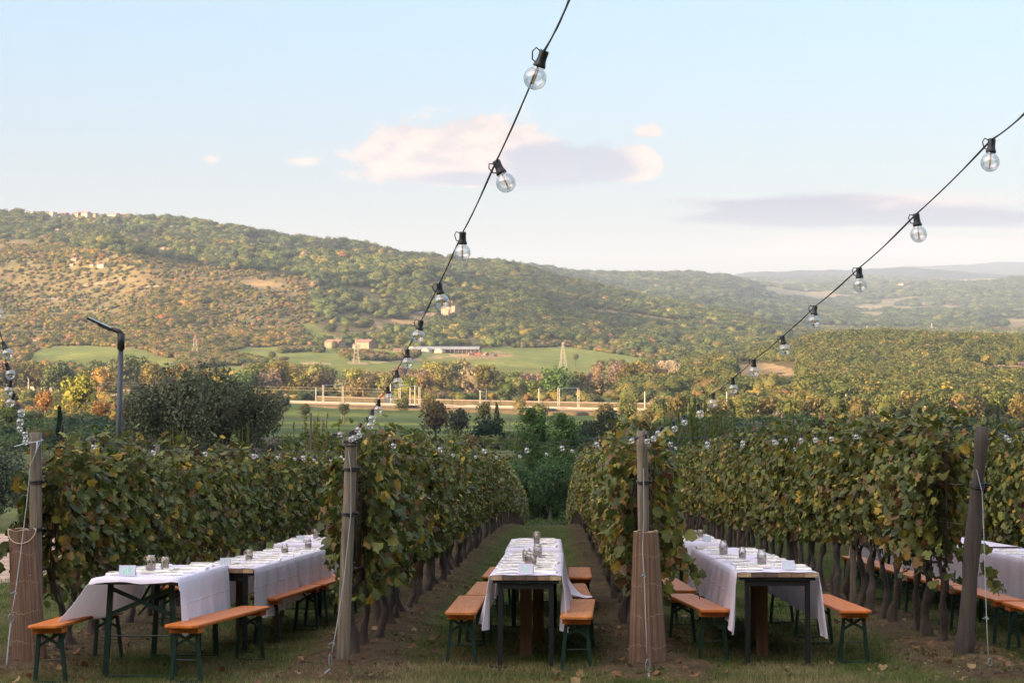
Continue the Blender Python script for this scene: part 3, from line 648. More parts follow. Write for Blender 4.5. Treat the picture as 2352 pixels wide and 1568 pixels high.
EXCL = [(20, 487, 12), (80, 784, 24), (82, 484, 46), (118, 483, 22), (120, 494, 22), (132, 532, 12), (146, 486, 22), (160, 560, 16), (166, 610, 12), (168, 522, 9), (172, 600, 16), (176, 489, 18), (196, 490, 22), (206, 518, 10), (212, 612, 9), (216, 489, 16), (234, 613, 18), (240, 514, 10), (262, 489, 24), (284, 488, 16), (372, 578, 22), (520, 520, 5), (627, 806, 22), (653, 818, 26), (672, 597, 16), (688, 590, 16), (770, 798, 40), (772, 782, 22), (800, 800, 44), (826, 800, 28), (840, 800, 34), (842, 800, 40), (875, 805, 40), (878, 553, 16), (915, 807, 24), (960, 722, 30), (985, 726, 44), (1022, 588, 12), (1032, 690, 16), (1034, 727, 36), (1056, 688, 16), (1110, 724, 20), (1140, 592, 12), (1242, 740, 12), (1300, 660, 12), (1310, 652, 6), (1322, 812, 14), (1330, 688, 10), (1380, 826, 24), (1400, 962, 12), (1405, 822, 26), (1428, 824, 22), (1492, 965, 40), (1538, 842, 60), (1545, 930, 90), (1610, 915, 86), (1638, 978, 24), (1672, 935, 80), (1680, 972, 46), (1698, 822, 10), (1712, 712, 8), (1740, 716, 6), (1755, 962, 90), (1795, 860, 30), (1812, 935, 80), (1890, 955, 90), (1925, 702, 5), (1958, 942, 84), (1966, 722, 10), (2012, 770, 12), (2018, 662, 14), (2058, 660, 14), (2070, 658, 12), (2084, 662, 14), (2120, 733, 10), (2184, 694, 16), (2200, 688, 10), (2262, 662, 12), (2272, 856, 30), (2296, 848, 24), (2305, 858, 44), (2325, 848, 40), (2352, 842, 26)]
def clear(u, v):
    k = np.ones(len(u), bool)
    for a, b, c in EXCL: k &= ~((np.abs(u-a) < c*.62+2) & (v > b-2) & (v < b+(17 if b < 500 else 28 if b > 830 else 15)))
    return k
def cand(N, d0, d1, u0, u1, seed):
    r = np.random.default_rng(seed); d = np.sqrt(r.uniform(d0*d0, d1*d1, N)); u = r.uniform(u0, u1, N); x = (u-1176)/F*d; z = terrain_z(x, d)
    v = 784-(z-HC)/d*F; return r, u, v, d, x, z
TG = np.array((0.088,0.108,0.030)); TO = np.array((0.150,0.140,0.038)); TY_ = np.array((0.25,0.19,0.04)); TR = np.array((0.22,0.12,0.05)); TB = np.array((0.20,0.15,0.09)); TD = np.array((0.050,0.070,0.026))
def tints(r, n, w, reg=None):
    P = np.stack([TD, TG, TO, TY_, TR, TB]); i = r.choice(6, n, p=np.array(w)/sum(w)); return P[i]*r.uniform(0.75, 1.3, n)[:, None]
# main hill
r, u, v, d, x, z = cand(50000, 1420, 3450, -250, 2450, 41); R = region(u, v, d, x, d)
nn = fbm(x/150, d/150, 81, 3); n2 = fbm(x/45, d/60, 82, 2)
p = np.where(R == 1, np.clip(0.12+1.1*sstep(nn*0.6+n2*0.4, 0.40, 0.52), 0, 1), 0); p = np.where((u > 1100) & (R == 1) & (v < 745), 1, p)
k = (r.random(len(u)) < p) & clear(u, v); s_ = r.uniform(4.0, 9.5, k.sum())*(0.55+0.8*nn[k])
def scl3(s_, r, hz=0.85): return np.stack([s_*r.uniform(.85, 1.25, len(s_)), s_*r.uniform(.85, 1.25, len(s_)), s_*hz*r.uniform(.8, 1.15, len(s_))], -1)
tn = (0.55+0.9*fbm(x/230, d/260, 93, 3))[k]
forest('hillside_wood', 'dense green oak wood covering the long hill beyond the valley', np.stack([x, d, z+s_.mean()*0.0], -1)[k]+np.stack([0*s_, 0*s_, s_*0.55], -1), scl3(s_, r), tints(r, k.sum(), (4,4.5,1.8,.12,.06,.12))*tn[:, None]*1.05, CR['far'])
k = (R == 2) & (r.random(len(u)) < 1); 
r, u, v, d, x, z = cand(30000, 1420, 2550, -250, 760, 42); R = region(u, v, d, x, d); nn = fbm(x/110, d/110, 85, 3)
k = (R == 2) & clear(u, v) & (r.random(len(u)) < 0.34+1.1*sstep(nn, 0.42, 0.62)); s_ = r.uniform(1.6, 3.4, k.sum())+3.6*sstep(nn[k], 0.5, 0.68)*r.random(k.sum())
forest('hillside_scrub', 'ochre and olive scrub bushes on the lower left hillside', np.stack([x, d, z], -1)[k]+np.stack([0*s_, 0*s_, s_*0.5], -1), scl3(s_, r), tints(r, k.sum(), (1.8,2.6,3.4,.8,.6,1.8))*np.array((1.12,1.0,.85)), CR['far'])
# right-hand wood
r, u, v, d, x, z = cand(15000, 700, 1480, 1430, 2700, 43); R = region(u, v, d, x, d)
k = (R == 5) & clear(u, v) & (r.random(len(u)) < 0.95) & ~((np.abs(u-1538) < 34) & (v > 812) & (v < 892)) & ~((np.abs(u-1762) < 80) & (v > 830) & (v < 896)); s_ = r.uniform(2.6, 6.4, k.sum())*(0.75+.5*fbm(x/60, d/60, 95, 2)[k])
forest('knoll_wood', 'sunlit olive green wood covering the knoll on the right', np.stack([x, d, z], -1)[k]+np.stack([0*s_, 0*s_, s_*0.6], -1), scl3(s_, r, 1.0), (0.35*np.array((.12,.125,.038))+0.65*tints(r, k.sum(), (2.6,4.4,2.6,.25,.15,.2)))*0.92, CR['far'])
# far country
r, u, v, d, x, z = cand(46000, 3500, 8600, 1050, 2600, 44); R = region(u, v, d, x, d); nn = fbm(x/260, d/500, 87, 3)
k = ((R == 6) & (r.random(len(u)) < 0.9)) | ((R == 7) & (nn > 0.57)); s_ = r.uniform(8, 17, k.sum())
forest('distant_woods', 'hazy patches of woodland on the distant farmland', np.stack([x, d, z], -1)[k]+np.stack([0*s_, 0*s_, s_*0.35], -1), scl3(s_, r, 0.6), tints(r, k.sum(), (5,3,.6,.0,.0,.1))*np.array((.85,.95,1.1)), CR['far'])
# low riverside brush on the valley floor
r, u, v, d, x, z = cand(9000, 560, 1500, -250, 2450, 45); R = region(u, v, d, x, d); nn = fbm(x/70, d/70, 88, 3)
rl = np.abs((d-862)+0.986*(x+110))/1.404
k = (R == 0) & (rl > 22) & ((nn > 0.48) | (v > 905) & (v < 950) & (nn > 0.42)) & ((d > 760) | (u > 1500) | (u < 560)); s_ = r.uniform(1.6, 4.2, k.sum())
forest('riverside_brush', 'olive and gold brush along the river flats', np.stack([x, d, z], -1)[k]+np.stack([0*s_, 0*s_, s_*0.5], -1), scl3(s_, r, 0.9), tints(r, k.sum(), (1.5,2.2,3,1.6,1,1)), CR['far'])
# hedgerows and a russet thicket between the meadows
r, u, v, d, x, z = cand(26000, 1050, 1900, 380, 1560, 47)
HR = [[(770,803),(830,794),(900,800),(965,814),(945,829),(800,827)], [(395,800),(440,795),(500,812),(600,828),(640,838),(520,840),(420,850)], [(640,806),(700,800),(780,806),(770,811),(700,808),(640,812)], [(1180,792),(1300,786),(1520,818),(1500,826),(1300,796),(1180,800)], [(560,846),(700,848),(760,862),(720,872),(600,872)], [(860,866),(1000,860),(1120,868),(1100,878),(900,882)]]
k = anyp(u, v, HR) & clear(u, v); s_ = r.uniform(1.5, 4.0, k.sum())
forest('hedgerows', 'russet and olive hedgerows and thickets between the green meadows', np.stack([x, d, z], -1)[k]+np.stack([0*s_, 0*s_, s_*0.5], -1), scl3(s_, r, 0.9), tints(r, k.sum(), (2,2,3,.6,1.0,1.6)), CR['far'])
# slope just beyond the vineyard
r, u, v, d, x, z = cand(2600, 128, 560, -150, 2500, 46); nn = fbm(x/14, d/25, 89, 3)
k = (nn > 0.5) & ~((d > 330) & (u > 560) & (u < 1500)); s_ = r.uniform(0.8, 2.0, k.sum())*(0.6+d[k]/350)
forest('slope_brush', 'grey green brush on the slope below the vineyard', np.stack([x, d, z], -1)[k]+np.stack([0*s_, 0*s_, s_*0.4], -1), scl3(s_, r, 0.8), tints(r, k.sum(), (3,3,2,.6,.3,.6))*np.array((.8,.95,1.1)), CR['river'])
# ------------------------------------------------------------------ single trees
TRUNK = {}
def trunk_mesh(kind):
    if kind in TRUNK: return TRUNK[kind]
    mb = MB(); mb.smooth = True; r = random.Random(hash(kind) % 99 if False else len(kind))
    mb.tube([(0,0,-0.15),(0.02,0,0.25),(-0.01,0.02,0.6),(0,0,1.0)], [0.075,0.055,0.045,0.03], 7)
    for k in range(5):
        a = k*1.3; mb.tube([(0,0,0.5+0.08*k),(0.12*math.cos(a),0.12*math.sin(a),0.75+0.08*k),(0.3*math.cos(a),0.3*math.sin(a),1.15+.05*k)], [0.03,0.02,0.008], 5)
    TRUNK[kind] = mb.mesh('trunk', M['trunk']); return TRUNK[kind]
def tree(name, loc, h, w, kind, tint, label, group=None, rz=0.0, bare=0.22, cat='tree'):
    """h whole height, w crown width; crown meshes have unit radius"""
    e = empty(name, loc, (0,0,rz), label=label, cat=cat, group=group)
    me = random.choice(CR[kind]); z0, z1, rm = CRB[me.name]; sz = h*(1-bare*.6)/(z1-z0)
    if kind in ('big', 'mid', 'river'): sz = min(sz, 1.2*w/2/rm)
    c = put('crown', me, e, (0,0,h-z1*sz), (0,0,0), (w/2/rm, w/2/rm, sz)); c['tint'] = [float(q) for q in tint]
    put('trunk', trunk_mesh('t'), e, (0,0,0), (0,0,0), (h*0.5, h*0.5, h*0.62)); return e
def tree_px(name, qx, ytop, w, d, kind, tint, label, **kw):
    if 62 < d < 95: d = 118+(d-62)*.9
    elif 57.5 < d <= 62 and 900 < qx < 1600: d = 116+(d-58)*1.2
    x = (qx-1176)/F*d; z = float(terrain_z(x, d)); h = HC-(ytop-784)/F*d-z
    return tree(name, (x, d, z), h, w/F*d, kind, tint, label, **kw)
v3 = lambda a, k: tuple(float(q)*k for q in a)
GREY = (0.105,0.120,0.072); DKG = (0.028,0.052,0.020); MIDG = (0.05,0.085,0.025); YEL = (0.20,0.20,0.035); YG = (0.12,0.145,0.03); ORA = (0.26,0.14,0.045); OLV = (0.10,0.125,0.085)
tree_px('poplar_tree', 395, 846, 215, 140, 'big', GREY, 'big grey green tree, left and tallest of the dark clump behind the street lamp', bare=0.05, group='dark grey green trees below the vineyard')
tree_px('poplar_tree', 500, 840, 200, 148, 'big', v3(GREY,.9), 'big grey green tree in the middle of the dark clump behind the vines', bare=0.05, group='dark grey green trees below the vineyard', rz=2)
tree_px('poplar_tree', 572, 880, 140, 143, 'big', v3(GREY,.8), 'grey green tree at the right end of the dark clump', bare=0.05, group='dark grey green trees below the vineyard', rz=4)
tree_px('poplar_tree', 318, 905, 90, 150, 'big', v3(GREY,.85), 'lower grey green tree at the left edge of the dark clump', bare=0.05, group='dark grey green trees below the vineyard', rz=1)
tree_px('olive_tree', -8, 1012, 150, 56, 'big', OLV, 'silvery olive tree at the left edge beside the gravel road', bare=0.08)
tree_px('olive_tree', 62, 1085, 90, 60, 'mid', OLV, 'smaller silvery olive shrub between the olive tree and the first vine post', bare=0.05)
tree_px('cypress_tree', 137, 934, 27, 190, 'cyp', (0.018,0.036,0.018), 'dark narrow cypress left of the street lamp', bare=0.03)
tree_px('cypress_tree', 291, 960, 20, 185, 'cyp', (0.018,0.036,0.018), 'dark narrow cypress right behind the street lamp', bare=0.03)
tree_px('broadleaf_tree', 182, 860, 92, 620, 'river', YEL, 'sunlit yellow green round tree on the valley floor at the left', bare=0.02)
tree_px('broadleaf_tree', 232, 920, 46, 560, 'river', ORA, 'orange brown tree right of the yellow green one', bare=0.02)
tree_px('broadleaf_tree', 104, 898, 50, 600, 'river', ORA, 'orange brown tree left of the yellow green one', bare=0.02)
tree_px('broadleaf_tree', 20, 930, 60, 540, 'river', YG, 'olive green tree at the far left of the valley floor', bare=0.02)
tree_px('broadleaf_tree', 1222, 938, 112, 78, 'col', v3(MIDG,1.75*.95), 'tall dark green tree just left of the end of the centre aisle', bare=0.1)
tree_px('broadleaf_tree', 1292, 950, 104, 74, 'col', v3(MIDG,1.75*1.0), 'tall dark green tree just right of the end of the centre aisle', bare=0.1)
tree_px('broadleaf_tree', 1255, 1062, 130, 66, 'mid', v3(DKG,1.7), 'low dark tree filling the gap at the end of the centre aisle', bare=0.02)
tree_px('broadleaf_tree', 905, 976, 100, 88, 'col', v3(MIDG,1.75*1.0), 'bushy green tree right behind the leaning vine post', bare=0.1)
tree_px('broadleaf_tree', 953, 985, 76, 92, 'col', v3(MIDG,1.75*.85), 'small green tree right of the bushy tree behind the leaning post', bare=0.1)
tree_px('fruit_tree', 1060, 992, 110, 66, 'spiky', YG, 'yellowish green young tree left of the dark pair at the aisle end', bare=0.1)
tree_px('broadleaf_tree', 1000, 925, 78, 420, 'river', (0.10,0.075,0.03), 'russet round tree in front of the railway', bare=0.02)
tree_px('broadleaf_tree', 1052, 940, 64, 400, 'river', (0.05,0.055,0.028), 'dark round bush on the green field before the railway', bare=0.02)
tree_px('broadleaf_tree', 1122, 958, 76, 300, 'river', (0.022,0.042,0.02), 'dark green bush behind the dark pair of trees', bare=0.02)
tree_px('broadleaf_tree', 1110, 925, 40, 520, 'river', (0.075,0.08,0.03), 'small olive tree beside the two slim cypresses', bare=0.02)
tree_px('cypress_tree', 1123, 922, 9, 540, 'cyp', (0.05,0.07,0.025), 'slim pale cypress, left of the two before the railway', bare=0.02)
tree_px('cypress_tree', 1141, 925, 17, 540, 'cyp', (0.045,0.06,0.025), 'wider cypress, right of the two before the railway', bare=0.02)
tree_px('broadleaf_tree', 648, 907, 40, 640, 'river', (0.04,0.05,0.026), 'small dark tree standing before the railway at the left', bare=0.02)
tree_px('broadleaf_tree', 700, 928, 32, 620, 'river', (0.05,0.055,0.026), 'low dark bush right of the small dark tree', bare=0.02)
tree_px('broadleaf_tree', 790, 925, 26, 640, 'river', (0.05,0.06,0.026), 'low bush beside the wooden utility poles', bare=0.02)
for i, (qx, yt, w_, d_, l) in enumerate([(1545,930,90,80,'spiky green fruit tree right of the third vine post'), (1610,915,86,84,'taller spiky green fruit tree behind the string of bulbs'), (1672,935,80,82,'spiky green fruit tree, third from the left in the orchard'),
        (1755,962,90,86,'low spiky fruit tree in the middle of the orchard'), (1812,935,80,84,'spiky fruit tree with tall shoots, right of the orchard middle'), (1890,955,90,90,'spreading spiky fruit tree at the right of the orchard'), (1958,942,84,86,'last spiky fruit tree before the tall vines')]):
    tree_px('fruit_tree', qx, yt, w_*1.15, d_, 'spiky', (0.085+0.01*(i%3), 0.125, 0.03), l, group='young fruit trees beyond the vines', bare=0.06, rz=i)
for i, (qx, yt, w_, l) in enumerate([(735,962,95,'yellowing young tree behind the rusty pole'), (668,985,85,'yellow green young tree left of the rusty pole'), (410,985,60,'slim yellow green young tree right of the street lamp'), (262,988,55,'slim yellow green young tree left of the street lamp'), (318,1000,50,'short yellow green sapling in front of the dark clump'), (560,985,70,'short yellow green sapling below the dark clump')]):
    tree_px('young_tree', qx, yt, w_, 74+2*i, 'spiky', (0.15,0.14,0.03) if i % 2 == 0 else (0.12,0.135,0.03), l, group='yellowing saplings behind the left vine row', bare=0.05, rz=i*1.7)
tree_px('broadleaf_tree', 2138, 938, 66, 330, 'river', (0.028,0.042,0.024), 'dark round tree behind the right vine rows', bare=0.02)
tree_px('broadleaf_tree', 2195, 962, 70, 280, 'river', (0.035,0.05,0.026), 'dark bush right of the dark round tree', bare=0.02)
tree_px('broadleaf_tree', 1400, 940, 80, 330, 'river', (0.05,0.06,0.028), 'dark bushy tree above the third vine row', bare=0.02)
tree_px('broadleaf_tree', 1345, 965, 60, 300, 'river', (0.045,0.06,0.028), 'dark bush left of the third vine post', bare=0.02)
tree_px('broadleaf_tree', 1460, 962, 60, 200, 'mid', (0.13,0.11,0.03), 'yellowing tree behind the top of the third vine post', bare=0.02)
tree_px('cypress_tree', 2292, 925, 12, 420, 'cyp', (0.055,0.075,0.035), 'narrow cypress at the right, taller of the two', bare=0.02)
tree_px('cypress_tree', 2266, 935, 13, 420, 'cyp', (0.055,0.075,0.035), 'narrow cypress at the right, shorter of the two', bare=0.02)
for i, (qx, yt, w_, d_) in enumerate([(1120,1085,95,59), (1190,1062,90,62), (1262,1050,105,63), (1330,1060,95,62), (1400,1085,95,59), (1450,1070,80,64), (1040,1080,90,64)]):
    tree_px('shrub', qx, yt, w_, d_, 'big', v3(DKG,2.1+.2*(i%2)), ['first','second','third','fourth','fifth','sixth','seventh'][i]+' dark shrub from the left behind the clipped hedge' if i < 6 else 'dark shrub leftmost of all behind the clipped hedge', group='dark shrubs behind the clipped hedge', bare=0.0, rz=i*2, cat='shrub')
for i, (qx, yt, w_, d_) in enumerate([(1395,925,60,620), (1440,915,56,610), (1478,938,40,590), (1520,918,60,600), (1562,905,60,590), (1600,922,54,580), (1650,915,60,585), (1710,920,66,570), (1765,908,64,575), (1815,915,60,560), (1865,905,70,565), (1920,900,72,560), (1975,912,66,555), (2035,905,70,550), (2095,898,72,555), (2160,902,76,550), (2225,905,70,545), (2290,900,76,550), (2350,905,70,545), (925,912,44,780), (985,905,40,770), (1240,925,44,700), (1195,915,34,720)]):
    tree_px('riverside_tree', qx, yt, w_, d_, 'river', [(0.13,0.11,0.04),(0.11,0.12,0.035),(0.17,0.14,0.05),(0.09,0.10,0.035)][i%4], ['brown olive', 'green olive', 'golden', 'dark olive'][i%4]+' tree on the near side of the railway, '+(['left edge', 'left part', 'middle', 'right part'][min(3, int((qx-900)/370))])+' of the sunlit group', group='golden trees before the railway', bare=0.0, rz=i*1.3)
rr = random.Random(5)
# belt of trees along the river
belt = []
for i in range(118):
    qx = -60+i*13.6+rr.uniform(-6, 6)
    yt = 848+9*math.sin(qx/60)+rr.uniform(-13, 18)
    if qx < 520: yt -= 14
    if 250 < qx < 420 and rr.random() < .5: yt += 20
    if 1140 < qx < 1260: yt += 6
    belt.append((qx, yt, rr.uniform(40, 74), rr.uniform(900, 1120)))
WHERE = [(270, 'left of the street lamp'), (620, 'above the dark tree clump'), (880, 'between the dark clump and the descending bulbs'), (1150, 'right of the descending bulbs'), (1440, 'above the trees at the aisle end'), (9999, 'at the foot of the wooded knoll')]
TINTS = [(TO, 'olive gold'), (TG, 'green'), (TY_, 'golden yellow'), (TB, 'dusty brown'), ((0.17,0.14,0.06), 'pale khaki'), ((0.085,0.10,0.04), 'dark olive')]
def spot(q): return [p for l_, p in WHERE if q < l_][0]
for i, (qx, yt, w_, d_) in enumerate(belt):
    t_, cn = TINTS[rr.choice([0, 0, 1, 2, 3, 4, 5])]
    if 1030 < qx < 1420: t_, cn = TINTS[rr.choice([3, 4, 1])]
    tree_px('riverside_tree', qx, yt, w_, d_, 'river', [float(q)*rr.uniform(.8, 1.2) for q in t_], cn+(' broad' if w_ > 60 else ' narrow' if w_ < 48 else '')+' tree in the river belt, '+spot(qx), group='belt of trees along the river', bare=0.02, rz=i)
for i, (qx, yt, w_, d_, l) in enumerate([(627,806,22,1450,'lone round tree on the green field left of the first grey pylon'), (653,818,26,1400,'low bush on the green field beside the lone round tree'), (1322,812,14,1450,'lone small tree right of the pylon on the big field'), (1380,826,24,1420,'left bush of the hedge on the big green field'), (1405,822,26,1420,'middle bush of the hedge on the big green field'), (1428,824,22,1420,'right bush of the hedge on the big green field'),
        (772,782,22,1560,'round tree in front of the left farmhouse'), (1032,690,16,1950,'dark tree left of the villa with a tower'), (1056,688,16,1960,'broad pine behind the villa with a tower'), (842,800,40,1500,'bushes below the right farmhouse'), (800,800,44,1500,'bushes between the pylon and the left farmhouse'), (875,805,40,1500,'bushes right of the right farmhouse')]):
    tree_px('field_tree', qx, yt, w_, d_, 'river', (0.10,0.10,0.035) if i < 9 else (0.17,0.12,0.05), l, bare=0.02, rz=i)
# hedge at the end of the aisles
e = empty('hedge', G(-0.4, 113.4), (0,0,-RDX), label='clipped green hedge across the gravel path at the end of the aisles', cat='hedge')
r = np.random.default_rng(9)
def hedge_mesh():
    n = 26000; P = np.stack([r.uniform(-9, 15, n), r.uniform(-0.7, 0.7, n), r.uniform(0, 1, n)], -1); top = 1.0+0.2*fbm(P[:, 0]*1.5, P[:, 0]*0, 3, 3)
    side = r.random(n) < 0.5; P[side, 1] = -0.7+r.uniform(-.08, .1, side.sum()); P[:, 2] = np.where(side, P[:, 2]*top, top*r.uniform(.8, 1.1, n))
    N = r.normal(size=(n, 3)); N /= np.linalg.norm(N, axis=1)[:, None]; T = np.cross(N, r.normal(size=(n, 3))); T /= np.linalg.norm(T, axis=1)[:, None]; B_ = np.cross(N, T)
    V = np.stack([P-T*.035, P-B_*.022, P+T*.035, P+B_*.022], 1).reshape(-1, 3); c = np.array((0.05,0.075,0.025))*r.uniform(.6, 1.6, n)[:, None]; c[r.random(n) < .12] *= (2.4,1.6,1.2)
    return np_mesh('foliage', V, np.arange(4*n).reshape(n, 4), M['grass'], col=np.repeat(c, 4, 0))
put('foliage', hedge_mesh(), e); mb = MB(); mb.box((3,0,0.45), (23.8,1.15,0.85)); put('stems', mb.mesh('stems', M['trunk']), e)

# ------------------------------------------------------------------ railway
RB = np.array((-110.0, 862.0)); RDIR = np.array((1.0, -0.986))/math.hypot(1, 0.986); RN = np.array((-RDIR[1], RDIR[0]))*-1   # towards the camera
def rail_strip(name, a0, a1, z0, z1, mt, parent=None, s0=-560, s1=330, **kw):
    """a0..a1 offset across (positive is towards the camera), z above the valley floor"""
    top = []; n = 60; mb = MB(); P = [[], [], [], []]
    for i in range(n+1):
        q = RB+RDIR*(s0+(s1-s0)*i/n); zf = RAILZ(s0+(s1-s0)*i/n)
        for k, (a, z) in enumerate([(a0, z0), (a0, z1), (a1, z1), (a1, z0)]):
            p = q+RN*a; P[k].append((p[0], p[1], zf+z))
    mb.grid([P[0], P[1], P[2], P[3]]); return put(name, mb.mesh(name, mt), parent, **kw)
fl = [float(terrain_z(*(RB+RDIR*s))) for s in np.linspace(-560, 330, 30)]
pf = np.polyfit(np.linspace(-560, 330, 30), fl, 2)
RAILZ = lambda s: float(np.polyval(pf, s))
RW = empty('railway', label='long straight railway line with pale concrete edges crossing the valley floor', cat='railway')
rail_strip('ballast_bed', -7, 7, -3, 1.5, M['ballast'], RW)
rail_strip('embankment', 7.02, 12, -4, 0.55, M['drygrass'], RW)
rail_strip('parapet', 7.05, 7.4, 1.1, 1.65, M['concrete'], RW); rail_strip('parapet', -38.4, -38.0, -2, 2.2, M['drygrass'], RW); rail_strip('parapet', -38.4, -38.0, 2.21, 2.65, M['concrete'], RW)
for a in (-4.6, -3.1, 1.2, 2.7): rail_strip('rail', a, a+0.15, 1.51, 1.7, M['rail'], RW)
def rpos(s, a=0): q = RB+RDIR*s+RN*a; return Vector((q[0], q[1], RAILZ(s)+1.5))
def rail_s(qx):
    k = (qx-1176)/F; return (k*RB[1]-RB[0])/(RDIR[0]-k*RDIR[1])
def gantry(s, label):
    e = empty('railway_gantry', rpos(s), (0,0,math.atan2(RDIR[1], RDIR[0])), label=label, cat='gantry', group='lattice portals over the railway')
    for y in (-5.4, 5.4):
        mb = MB()
        for dx in (-0.45, 0.45): mb.bar((dx, y, -1), (dx, y, 7.4), 0.16, 0.16)
        for k in range(6): mb.bar((-0.45 if k % 2 else 0.45, y, 0.3+k*1.15), (0.45 if k % 2 else -0.45, y, 1.45+k*1.15), 0.1, 0.1)
        put('mast', mb.mesh('mast', M['pylon']), e)
    mb = MB(); mb.bar((0,-5.8,7.5), (0,5.8,7.5), 0.3, 0.35); put('crossbeam', mb.mesh('crossbeam', M['pylon']), e)
def rpole(s, a, h, label, grp='slim masts beside the railway'):
    e = empty('railway_mast', rpos(s, a), (0,0,math.atan2(RDIR[1], RDIR[0])), label=label, cat='mast', group=grp)
    mb = MB(); mb.bar((0,0,-2.5), (0,0,h), 0.34, 0.34); put('pole', mb.mesh('pole', M['pylon']), e)
    mb = MB(); mb.bar((0,0,h-0.9), (0,2.2,h-0.6), 0.14, 0.14); put('bracket', mb.mesh('bracket', M['pylon']), e)
gantry(rail_s(765), 'pale lattice portal over the railway, nearest to the string of bulbs on its left')
gantry(rail_s(941), 'pale lattice portal over the railway right of the string of bulbs')
gantry(rail_s(1306), 'pale lattice portal over the railway above the dark trees')
for qx, a, h, l in [(693,-8,6,'railway mast left of the first lattice portal'), (864,-8,8,'railway mast just left of the string of bulbs'), (955,3,7,'left one of two railway masts right of the second portal'), (966,3,8,'right one of two railway masts right of the second portal'),
        (1070,-8,6,'railway mast above the russet tree'), (1205,-8,7,'railway mast between the cypresses and the third portal'), (1494,3,6.5,'railway mast above the third vine row'), (1682,3,6.5,'tall pale railway mast above the orchard'), (1955,3,6,'short pale railway mast above the right vines'),
        (10,3,8,'railway mast at the far left edge'), (53,-3,9,'left railway mast among the wagons'), (78,3,8,'thick railway mast among the wagons'), (100,3,8,'railway mast right of the wagons')]: rpole(rail_s(qx), a, h, l)
for i, (qx, c) in enumerate([(86,'wall2'), (110,'wall2'), (130,'metalroof')]):
    p = rpos(rail_s(qx), 1.5); e = empty('railway_wagon', p, (0,0,math.atan2(RDIR[1], RDIR[0])), label=['left', 'middle', 'right'][i]+'most pale railway wagon at the far left', cat='wagon', group='pale wagons on the railway')
    mb = MB(); mb.box((0,0,1.7), (4.4,2.6,2.2)); put('body', mb.mesh('body', M[c]), e); mb = MB(); mb.box((0,0,0.45), (4.0,2.2,0.35)); put('underframe', mb.mesh('underframe', M['window']), e)
mb = MB()
for a in (-3.8, 1.9):
    for zz in (6.2, 5.0):
        pts = [rpos(s, a)+Vector((0,0,zz)) for s in np.linspace(-540, 90, 30)]; mb.tube(pts, 0.014, 3)
tag(put('overhead_wire', mb.mesh('overhead_wire', M['pylon'])), 'overhead wires strung along the railway masts', 'wire')
# pylons and utility poles
def pylon(qx, ytop, ybase, label, red=False, dmin=900):
    p = hit(qx, ybase, dmin); h = (ybase-ytop)/F*p.y; e = empty('power_pylon', p, (0,0,0.3), label=label, cat='pylon', group='lattice power pylons in the valley')
    mb = MB(); wb = h*0.11; n = 6
    def c(k, z): f = max(0, 1-z/h); r_ = wb*f**1.3+0.3; return [( r_, r_), (-r_, r_), (-r_,-r_), (r_,-r_)][k]
    t_ = 0.115 if p.y < 2500 else .2
    for k in range(4):
        mb.bar((*c(k, -1), -1), (*c(k, h), h), t_*1.5, t_*1.5)
        for i in range(n):
            z0 = h*(1-(1-i/n)**0.8) if False else h*i/n; z1 = h*(i+1)/n; a = c(k, z0); b = c((k+1) % 4, z1); mb.bar((*a, z0), (*b, z1), t_, t_)
            a = c((k+1) % 4, z0); b = c(k, z1); mb.bar((*a, z0), (*b, z1), t_, t_)
    put('lattice', mb.mesh('lattice', M['pylon']), e)
    for f in (0.72, 0.82, 0.93):
        mb = MB(); mb.bar((-h*0.07, 0, h*f), (h*0.07, 0, h*f), t_*1.5, t_*1.5); mb.bar((-h*0.07,0,h*f), (0,0,h*(f+.03)), t_, t_); mb.bar((h*0.07,0,h*f), (0,0,h*(f+.03)), t_, t_); put('crossarm', mb.mesh('crossarm', M['pylonred' if red else 'pylon']), e)
    if red:
        mb = MB()
        for k in range(4): mb.bar((*[q*1.05 for q in c(k, h*.66)], h*.66), (*[q*1.05 for q in c(k, h)], h*1.01), t_*2.2, t_*2.2)
        put('red_top', mb.mesh('red_top', M['pylonred']), e)
pylon(448, 765, 820, 'lattice pylon with a red and white top on the left', True)
pylon(818, 779, 833, 'grey lattice pylon beside the two farmhouses')
pylon(1293, 786, 847, 'grey lattice pylon on the big green field')
pylon(2140, 742, 768, 'small distant pylon above the wooded knoll', dmin=3000)
pylon(1992, 748, 768, 'tiny distant pylon left of the small distant one', dmin=3000)
for qx, yt, yb, l in [(688,952,980,'left of three wooden utility poles on the shaded field'), (738,944,980,'middle of three wooden utility poles on the shaded field'), (784,936,968,'right and tallest of three wooden utility poles on the shaded field'), (1171,958,1006,'grey utility pole beside the dark pair of trees')]:
    p = hit(qx, yb, 60); h = (yb-yt)/F*p.y; e = empty('utility_pole', p, (0,0,0.2), label=l, cat='pole', group='utility poles on the shaded field')
    mb = MB(); mb.tube([(0,0,-1),(0,0,h)], [0.16,0.11], 6); put('pole', mb.mesh('pole', M['concrete']), e)
    mb = MB(); mb.bar((-.9,0,h-.6), (.9,0,h-.6), .12, .14); put('crossarm', mb.mesh('crossarm', M['concrete']), e)

